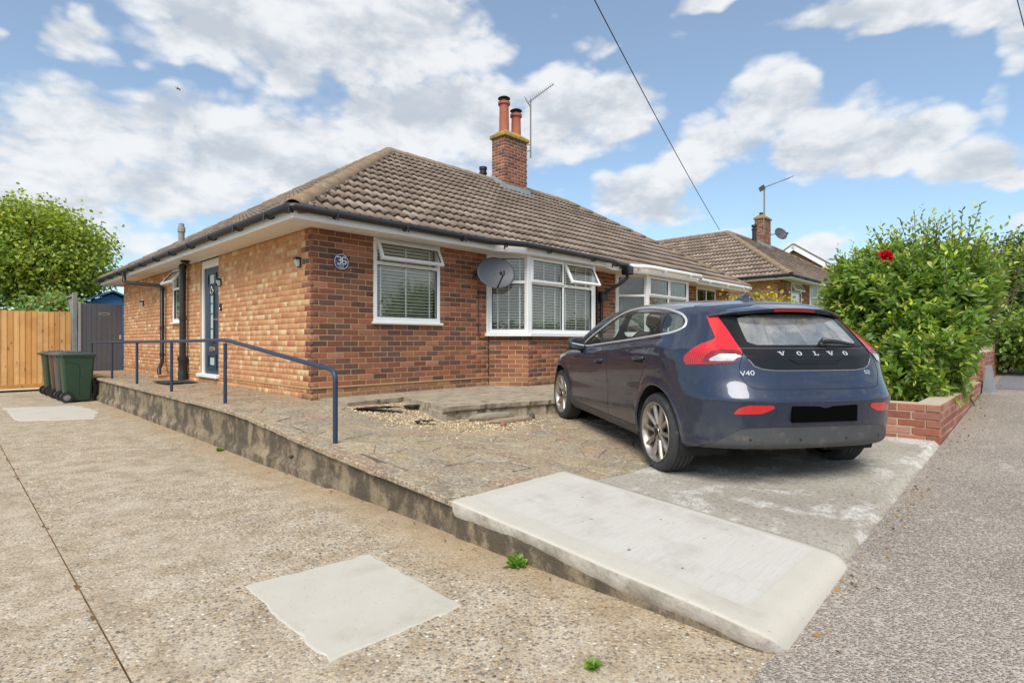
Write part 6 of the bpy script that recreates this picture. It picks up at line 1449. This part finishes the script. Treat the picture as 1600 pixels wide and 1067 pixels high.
def leaves(P, D, L, Wd, col, r=rng, fold=.25, droop=.15):
    """folded pointed leaves: base P, direction D, length L, width Wd -> V, quads, colours"""
    n = len(P); rnd = unit(r.normal(size=(n, 3)) + np.array([0, 0, 1.2])); S_ = unit(np.cross(D, rnd)); N_ = np.cross(S_, D)
    L = np.asarray(L).reshape(-1, 1); Wd = np.asarray(Wd).reshape(-1, 1)
    tip = P + D*L - np.array([0, 0, 1])*L*droop; m1 = P + D*L*.38; 
    a = m1 + S_*Wd + N_*Wd*fold; b = m1 - S_*Wd + N_*Wd*fold; m2 = P+D*L*.75-np.array([0, 0, 1])*L*droop*.5; a2 = m2+S_*Wd*.7+N_*Wd*fold*.7; b2 = m2-S_*Wd*.7+N_*Wd*fold*.7
    V = np.stack([P, a, a2, tip, b2, b], 1).reshape(-1, 3); k = np.arange(n)[:, None]*6
    F = np.concatenate([k+np.array([[0, 1, 2, 3]]), k+np.array([[0, 3, 4, 5]])], 0)
    return V, F, np.repeat(col, 6, 0)
def join(parts):
    V = []; F = []; C = []; b = 0
    for v, f, c in parts: V.append(v); F.append(f+b); C.append(c); b += len(v)
    return np.concatenate(V), np.concatenate(F), np.concatenate(C)
def sprigs(P, D, Ls, n_leaf, leaf_len, leaf_w, young, old, r=rng, spread=.9, tipbias=1.0):
    """shoots with leaves in a spiral; young leaves at the tip"""
    parts = []
    N = len(P); ref = unit(np.cross(D, unit(r.normal(size=(N, 3))))); ref2 = np.cross(D, ref)
    tone = r.uniform(.6, 1.25, (N, 1)); tip = (r.random((N, 1)) < tipbias)
    for k in range(n_leaf):
        f = (k+.5)/n_leaf; ang = k*2.4+r.uniform(0, 6.3, (N, 1))*.15
        out = ref*np.cos(ang)+ref2*np.sin(ang); base = P + D*(Ls*f)
        d = unit(D*(.35+.9*f) + out*spread + r.normal(size=(N, 3))*.18)
        ll = leaf_len*(1.05-.45*f)*r.uniform(.75, 1.2, (N, 1)); y = np.clip((f-.62)/.38, 0, 1)*tip
        c = (old*(1-y)+young*y)*tone*r.uniform(.85, 1.15, (N, 1))
        parts.append(leaves(base, d, ll, ll*leaf_w, c, r))
    return join(parts)
def shell_points(n, c, rad, r=rng, lump=.16, seed=3, zmin=-.9, inner=.55):
    """points in the outer part of a lumpy ellipsoid, with outward directions"""
    d = unit(r.normal(size=(n*2, 3))); d = d[d[:, 2] > zmin][:n]; k = 1+lump*vnoise(d*2.2, seed)+lump*.5*vnoise(d*5, seed+1)
    s = r.uniform(inner, 1, (len(d), 1))**.6; return np.array(c)+d*np.array(rad)*k[:, None]*s, d, s
def stems(parent, base, tops, r0, name='stem', mat=None):
    for tp in tops:
        b = Vector(base)+Vector((random.uniform(-.15, .15), random.uniform(-.15, .15), 0)); tp = Vector(tp); mid = b.lerp(tp, .5)+Vector((random.gauss(0, .06), random.gauss(0, .06), .05))
        mb = MB(); mb.tube([b, b.lerp(mid, .5), mid, mid.lerp(tp, .5), tp], [r0, r0*.8, r0*.6, r0*.4, r0*.15], 7); mb.build(name, mat or M['bark'], parent, smooth=True)
def bush():
    r = np.random.default_rng(11); bx, by = 5.40, 7.22
    t = thing('bush', 'large glossy green bush with yellow-green new shoots above the brick garden wall', 'bush', (0, 0, 0), 0); t.location = (bx, by, .2); t.scale = (1.1, 1.1, 1.1)
    young = np.array(lin('d0d65e')); old = np.array(lin('7d9a4a'))
    parts = []
    for cc, rad, n, sd in (((0, 0, 1.05), (1.04, .95, 1.0), 1250, 3), ((.1, -.4, .85), (.95, .75, .75), 560, 5), ((.42, .15, 1.15), (.74, .85, .8), 520, 7), ((-.45, .1, 1.4), (.58, .65, .62), 360, 8), ((-.35, -.72, .55), (.68, .55, .42), 420, 10), ((.3, -.6, .62), (.65, .5, .48), 380, 12), ((-.58, .25, 1.2), (.45, .5, .7), 300, 13)):
        P, d, s = shell_points(n, cc, rad, r, .15, sd, -.9, .6)
        D = unit(d*np.array([1, 1, .8])+np.array([0, 0, .55])+r.normal(size=d.shape)*.28)
        wy = -(bx+P[:, 0]*1.1-CX)*SA+(by+P[:, 1]*1.1-CY)*CA; keep = (P[:, 2] > .16) & (wy > -5.88-.34*np.clip(P[:, 2]-.45, 0, .9)); P, D = P[keep], D[keep]
        parts.append(sprigs(P-D*.12, D, r.uniform(.14, .26, (len(P), 1)), 11, .13, .185, young, old, r, .95, .55))
    # long shoots standing out of the top
    n = 130; a = r.uniform(0, 6.283, n); q = np.sqrt(r.uniform(0, 1, n)); P = np.stack([q*np.cos(a)*.85, q*np.sin(a)*.8, 1.35+.55*(1-q**2)+r.normal(0, .05, n)], 1)
    D = unit(np.stack([q*np.cos(a)*.5, q*np.sin(a)*.5, np.ones(n)], 1)+r.normal(size=(n, 3))*.15); Ls = r.uniform(.3, .62, (n, 1))
    parts.append(sprigs(P, D, Ls, 15, .09, .19, young, np.array(lin('6f8a38')), r, .8, .8))
    for i in range(0, n, 3):
        mb = MB(); mb.tube([P[i]-D[i]*.3, P[i]+D[i]*Ls[i]], [.007, .003], 5); mb.build('stem', M['bark'], t)
    V, F, C = join(parts); tag(ob('foliage', mesh_np('foliage', V, F, M['leaf_gloss'], True, col=C), t), kind='stuff')
    stems(t, (0, 0, -.1), [(random.uniform(-.6, .5), random.uniform(-.5, .5), random.uniform(.7, 1.5)) for _ in range(14)], .035)
    # one red rose among the leaves
    f = thing('rose', 'single red rose flower near the top left of the large bush', 'flower', (0, 0, 0), 0); f.location = (4.36, 6.46, 2.13); f.rotation_euler = (R(58), 0, R(-28)); f.scale = (1, 1, 1.5)
    red = pmat('rose_petal', lin('c01f2c'), .55, var=.15, vs=30)
    for k in range(16):
        rr = .012+.0034*k; a = k*2.4; mb = MB(); w = .030+.0012*k
        T = Matrix.Rotation(a, 4, 'Z') @ Matrix.Translation((rr*.6, 0, 0)) @ Matrix.Rotation(.2+.06*k, 4, 'Y'); g = []
        for i in range(5):
            for j in range(5): u, v = (i/4-.5)*2, j/4; g.append(((.014*(1-u*u)*-1+.006*v), u*w*(.6+.4*math.sin(v*2.4)), v*.052))
        mb.add(g, [(i*5+j, i*5+j+5, i*5+j+6, i*5+j+1) for i in range(4) for j in range(4)], T); mb.build('petal', red, f, smooth=True)
    mb = MB(); mb.tube([(0, 0, 0), (.03, .05, -.25)], .004, 5); mb.build('stem', M['bark'], f)
bush()
def tree(label, loc, base_h, crown, n_clump, leaf, young, old, seed, cat='tree', trunk_r=.16, name='tree', group=None, per=26, zmin=-.85, flowers=None):
    """crown: list of (centre offset, radii); leaves hang in clumps through the volume"""
    r = np.random.default_rng(seed); t = thing(name, label, cat, (0, 0, 0), 0, group); t.location = loc
    mb = MB(); top = crown[0][0]; random.seed(seed)
    mb.tube([(0, 0, -.1), (.03, .02, base_h*.5), (top[0]*.3, top[1]*.3, base_h), (top[0]*.8, top[1]*.8, top[2]*.95)], [trunk_r, trunk_r*.85, trunk_r*.7, trunk_r*.25], 10); tr = mb.build('trunk', M['bark'], t, smooth=True)
    for cc, rad in crown:
        for _ in range(6):
            d = unit(r.normal(size=3)); e = Vector(np.array(cc)+d*np.array(rad)*.75); b0 = Vector((0, 0, base_h*random.uniform(.7, 1.1)))
            mb = MB(); mb.tube([b0, b0.lerp(e, .5)+Vector((0, 0, .1)), e], [trunk_r*.35, trunk_r*.2, trunk_r*.06], 6); mb.build('branch', M['bark'], t, smooth=True)
    parts = []; tot = sum(a[1][0]*a[1][1]*a[1][2] for a in crown)
    for i, (cc, rad) in enumerate(crown):
        n = int(n_clump*rad[0]*rad[1]*rad[2]/tot); P, d, s = shell_points(n, cc, rad, r, .2, seed+i, zmin, .35)
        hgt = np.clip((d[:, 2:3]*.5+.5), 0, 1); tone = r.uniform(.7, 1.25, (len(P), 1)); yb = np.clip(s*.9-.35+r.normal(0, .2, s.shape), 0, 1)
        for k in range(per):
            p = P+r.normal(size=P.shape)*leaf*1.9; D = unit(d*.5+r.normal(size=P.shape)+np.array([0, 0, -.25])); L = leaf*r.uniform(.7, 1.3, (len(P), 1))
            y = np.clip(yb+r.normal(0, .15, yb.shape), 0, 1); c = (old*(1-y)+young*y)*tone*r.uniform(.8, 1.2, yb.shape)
            parts.append(leaves(p, D, L, L*.36, c, r))
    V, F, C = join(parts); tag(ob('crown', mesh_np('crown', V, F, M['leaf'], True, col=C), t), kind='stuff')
    if flowers:
        n, col, sz = flowers; red = pmat('petals', col, .6, var=.2, vs=20)
        for k in range(n):
            cc, rad = crown[0]; d = unit(r.normal(size=3)*np.array([1, 1, .7])+np.array([.2, -1.0, .25])); p = np.array(cc)+d*np.array(rad)*1.02
            mb = MB()
            for j in range(7): a = j*2.4; mb.lathe([(0, 0), (sz*.5, sz*.12), (sz*.25, sz*.4), (0, sz*.45)], 7, Matrix.Translation((sz*.35*math.cos(a), sz*.35*math.sin(a), .01*j)))
            mb.build('flower', red, t, loc=tuple(p))
    return t
YG, DG = np.array(lin('c2c452')), np.array(lin('728e3c'))
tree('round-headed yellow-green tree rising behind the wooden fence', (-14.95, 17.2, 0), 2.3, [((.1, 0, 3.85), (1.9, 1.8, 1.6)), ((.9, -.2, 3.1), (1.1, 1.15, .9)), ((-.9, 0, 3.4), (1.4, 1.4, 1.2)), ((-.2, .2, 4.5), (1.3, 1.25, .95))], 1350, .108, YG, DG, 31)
tree('dark green shrub at the left edge behind the wooden fence', (-14.3, 14.9, 0), 1.0, [((-.6, 0, 2.0), (1.0, .8, .75))], 260, .09, np.array(lin('5e7a34')), np.array(lin('33491f')), 32, 'shrub', .06, 'shrub')
tree('pale green climbing shrub with red flowers over the wooden fence', (-12.4, 14.7, 0), 1.2, [((.1, 0, 1.85), (.75, .5, .42)), ((.6, 0, 1.75), (.45, .4, .3))], 190, .09, np.array(lin('a9bf74')), np.array(lin('6a8a48')), 33, 'shrub', .05, 'shrub', flowers=(9, lin('c8402c'), .05))
tree('small yellow and orange leaved shrub just behind the car roof', (5.35, 12.4, .35), .5, [((0, 0, 1.3), (.95, .5, .62)), ((.55, 0, 1.2), (.5, .4, .5))], 220, .075, np.array(lin('d2b84a')), np.array(lin('8a8f3a')), 34, 'shrub', .04, 'shrub', per=14, flowers=(6, lin('d9763a'), .04))
tree('grey-green tree at the right edge beyond the bush', (20.4, 21.5, .9), 2.0, [((0, 0, 2.6), (2.0, 1.9, 1.7)), ((-.9, -.5, 1.9), (1.2, 1.2, 1.1))], 700, .13, np.array(lin('8f9a52')), np.array(lin('55663a')), 35)
tree('low leafy shrub spilling over the far brick wall at the right edge', (9.75, 10.2, .4), .4, [((0, 0, .7), (.8, .7, .5)), ((1.6, 1.5, .8), (.9, .8, .6))], 330, .085, np.array(lin('8ea23e')), np.array(lin('4c682c')), 36, 'shrub', .04, 'shrub')
def weed(label, loc, n, ln, seed):
    r = np.random.default_rng(seed); a = r.uniform(0, 6.283, n); el = r.uniform(.15, 1.1, n); D = np.stack([np.cos(a)*np.cos(el), np.sin(a)*np.cos(el), np.sin(el)], 1)
    P = r.normal(0, .008, (n, 3))*np.array([1, 1, 0])+np.array([0, 0, .004]); C = np.array(lin('6f9436'))*r.uniform(.7, 1.3, (n, 1))
    V, F, Cc = leaves(P, D, ln*r.uniform(.6, 1.2, (n, 1)), ln*.22*np.ones((n, 1)), C, r); t = thing('weed', label, 'weed', loc); ob('leaves', mesh_np('leaves', V, F, M['leaf'], True, col=Cc), t)
weed('small green weed rooted at the foot of the white concrete ramp', (-1.17, -4.70, .0), 34, .075, 1)
weed('tiny round green weed in the aggregate at the bottom of the picture', (-1.62, -5.50, .0), 60, .032, 2)
weed('tiny weed at the base of the stained wall', (-1.19, -.4, .0), 26, .05, 3)
# bits lying about
def rubble():
    pl = pmat('black_membrane', (.02,.022,.024), .45, var=.3, vs=20)
    for (x, y, w, d, lab) in ((.42, -.86, .30, .10, 'torn black membrane lying at the left of the gravel hollow'), (.98, -.88, .18, .09, 'smaller scrap of black membrane in the middle of the gravel hollow'), (.55, -1.62, .12, .035, 'thin sliver of black membrane on the paving before the gravel')):
        gx, gy = np.meshgrid(np.linspace(-1, 1, 14), np.linspace(-1, 1, 6), indexing='ij'); q = np.stack([gx, gy], -1); V = np.stack([(gx*w*(1-.3*gy**2)).ravel(), (gy*d*(1+.4*vnoise(q*2, 4))).ravel(), (.02+.03*vnoise(q*3, int(x*100))).ravel()], 1)
        i, j = np.meshgrid(np.arange(13), np.arange(5), indexing='ij'); a = (i*6+j).ravel(); o = ob('membrane_scrap', mesh_np('membrane_scrap', V, np.stack([a, a+6, a+7, a+1], 1), pl, True)); o.location = H(x, y, float(zyard(x, y))+.02); o.rotation_euler = (0, 0, ANG-.5); tag(o, lab, 'plastic')
    def lump(name, label, x, y, sx, sy, sz, col, rz, group=None):
        bm = bmesh.new(); bmesh.ops.create_icosphere(bm, subdivisions=2, radius=1)
        for v in bm.verts: k = 1+.16*float(vnoise(np.array(v.co)[None]*1.6, int(abs(x*100)))[0]); m_ = max(abs(c) for c in v.co); v.co = Vector((v.co.x*sx, v.co.y*sy, v.co.z*sz))*k*(.75+.25/m_)
        me = bpy.data.meshes.new(name); bm.to_mesh(me); bm.free(); me.materials.append(pmat(name, col, .9, var=.2, vs=16, bump=.6, bs=60)); o = ob(name, me); o.location = H(x, y, float(zyard(x, y))+sz*.6); o.rotation_euler = (0, 0, ANG+rz); tag(o, label, 'stone', group)
    lump('kerb_piece', 'long broken kerb piece below the edge of the concrete apron', 1.55, -1.98, .38, .045, .035, lin('a08c74'), -.12)
    lump('kerb_piece', 'grey mortar kerb length under the apron lip beside the gravel', 1.45, -1.76, .34, .05, .06, lin('9a8f7c'), -.2)
    lump('brick_lump', 'reddish broken brick lump on the gravel before the kerb', 1.32, -2.10, .05, .035, .03, lin('a0715a'), .4)
    lump('stone_lump', 'pale stone lump in the gravel hollow near the membrane', 1.02, -1.12, .05, .04, .03, lin('c9bda8'), .2)
    lump('stone_lump', 'dark grey pebble at the right end of the kerb', 1.95, -1.98, .04, .035, .05, lin('55565a'), .3)
    lump('stone_lump', 'small dark pebble lying on the drive near the wall', -1.42, -2.62, .018, .015, .014, lin('3f3a36'), 0)
rubble()
def litter():
    r = np.random.default_rng(5); n = 420; X = np.concatenate([r.uniform(-1.25, -1.1, 90), -2.78+r.normal(0, .03, 80), r.uniform(-1, 9, 250)]); Y = np.concatenate([r.uniform(-5.8, 8, 90), r.uniform(-5.8, 6, 80), -5.97-np.abs(r.normal(0, .06, 250))])
    far = r.random(n) < .35; X = np.where(far & (np.arange(n) >= 170), r.uniform(5, 14, n), X); Y = np.where(far & (np.arange(n) >= 170), r.uniform(-8, -6, n), Y)
    Z = terr(X)+.006; W = np.array([H(x, y, z) for x, y, z in zip(X, Y, Z)]); a = r.uniform(0, 6.283, n); D = np.stack([np.cos(a), np.sin(a), r.uniform(0, .3, n)], 1)
    cols = np.array([lin(h) for h in ('b08a4e', '8a6a42', 'c4a468', '6f5638')])[r.integers(0, 4, n)]; V, F, C = leaves(W, D, r.uniform(.012, .03, (n, 1)), r.uniform(.004, .009, (n, 1)), cols, r, droop=0)
    tag(ob('leaf_litter', mesh_np('leaf_litter', V, F, M['leaf'], col=C)), 'dry brown leaf litter along the pavement edge and joints', 'leaves', kind='stuff')
litter()
# cables and a bird
def cable(label, a, b, sag, r=.012):
    a, b = Vector(a), Vector(b); pts = [a.lerp(b, k/24)-Vector((0, 0, sag*4*(k/24)*(1-k/24))) for k in range(25)]
    t = thing('cable', label, 'cable', (0, 0, 0), 0, 'overhead telephone cables'); t.location = a; mb = MB(); mb.tube([p-a for p in pts], r, 6); mb.build('wire', M['black'], t)
cable('overhead black telephone cable running down to the neighbouring roof peak', (1.55, 11.0, 8.1), (9.0, 24.0, 5.98), .12)
cable('short piece of overhead cable in the top right corner', (10.9, 12.0, 8.75), (11.8, 12.6, 7.75), 0, .010)
t = thing('bird', 'small dark bird gliding in the sky at upper left', 'bird', (0, 0, 0), 0); t.location = (-18.2, 30.2, 14.9); t.scale = (.55, .55, .55)
mb = MB(); mb.tube([(-.22, 0, 0), (-.14, 0, .02), (0, 0, .03), (.14, 0, .01), (.24, 0, -.01)], [.012, .045, .06, .04, .01], 8); mb.build('body', pmat('bird', lin('5c5148'), .8), t, smooth=True)
for s in (-1, 1):
    mb = MB(); mb.add([(-.06, 0, .03), (.08, 0, .03), (.02, s*.22, .09), (-.08, s*.22, .09), (-.13, s*.46, .03), (-.05, s*.44, .035)], [(0, 1, 2, 3), (3, 2, 5, 4)]); o = mb.build('wing', pmat('bird_wing', lin('6a5d50'), .8), t); o.modifiers.new('s', 'SOLIDIFY').thickness = .012
def added_tree_belt():  # unseen trees, added for the dark reflections in the panes
    r = np.random.default_rng(77); n = 9000; X = r.uniform(-40, 60, n); lum = 2.3+.8*vnoise(np.stack([X*.25, X*0], -1), 6); Z = r.uniform(0, 1, n)*lum; Y = -30+r.normal(0, 1.2, n); P = np.array([H(x, y, z) for x, y, z in zip(X, Y, Z)]); D = unit(r.normal(size=(n, 3)))
    V, F, C = leaves(P, D, r.uniform(.35, .8, (n, 1)), r.uniform(.15, .3, (n, 1)), np.array(lin('39452a'))*r.uniform(.5, 1.2, (n, 1)), r); tag(ob('added_tree_belt', mesh_np('added_tree_belt', V, F, M['leaf'], col=C)), 'unseen line of dark trees added across the road for the window reflections', 'trees', kind='stuff')
added_tree_belt()
S.cycles.use_denoising = True; S.cycles.max_bounces = 6; S.cycles.diffuse_bounces = 3; S.cycles.glossy_bounces = 3; S.cycles.transmission_bounces = 4; S.cycles.transparent_max_bounces = 12; S.cycles.caustics_reflective = False; S.cycles.caustics_refractive = False
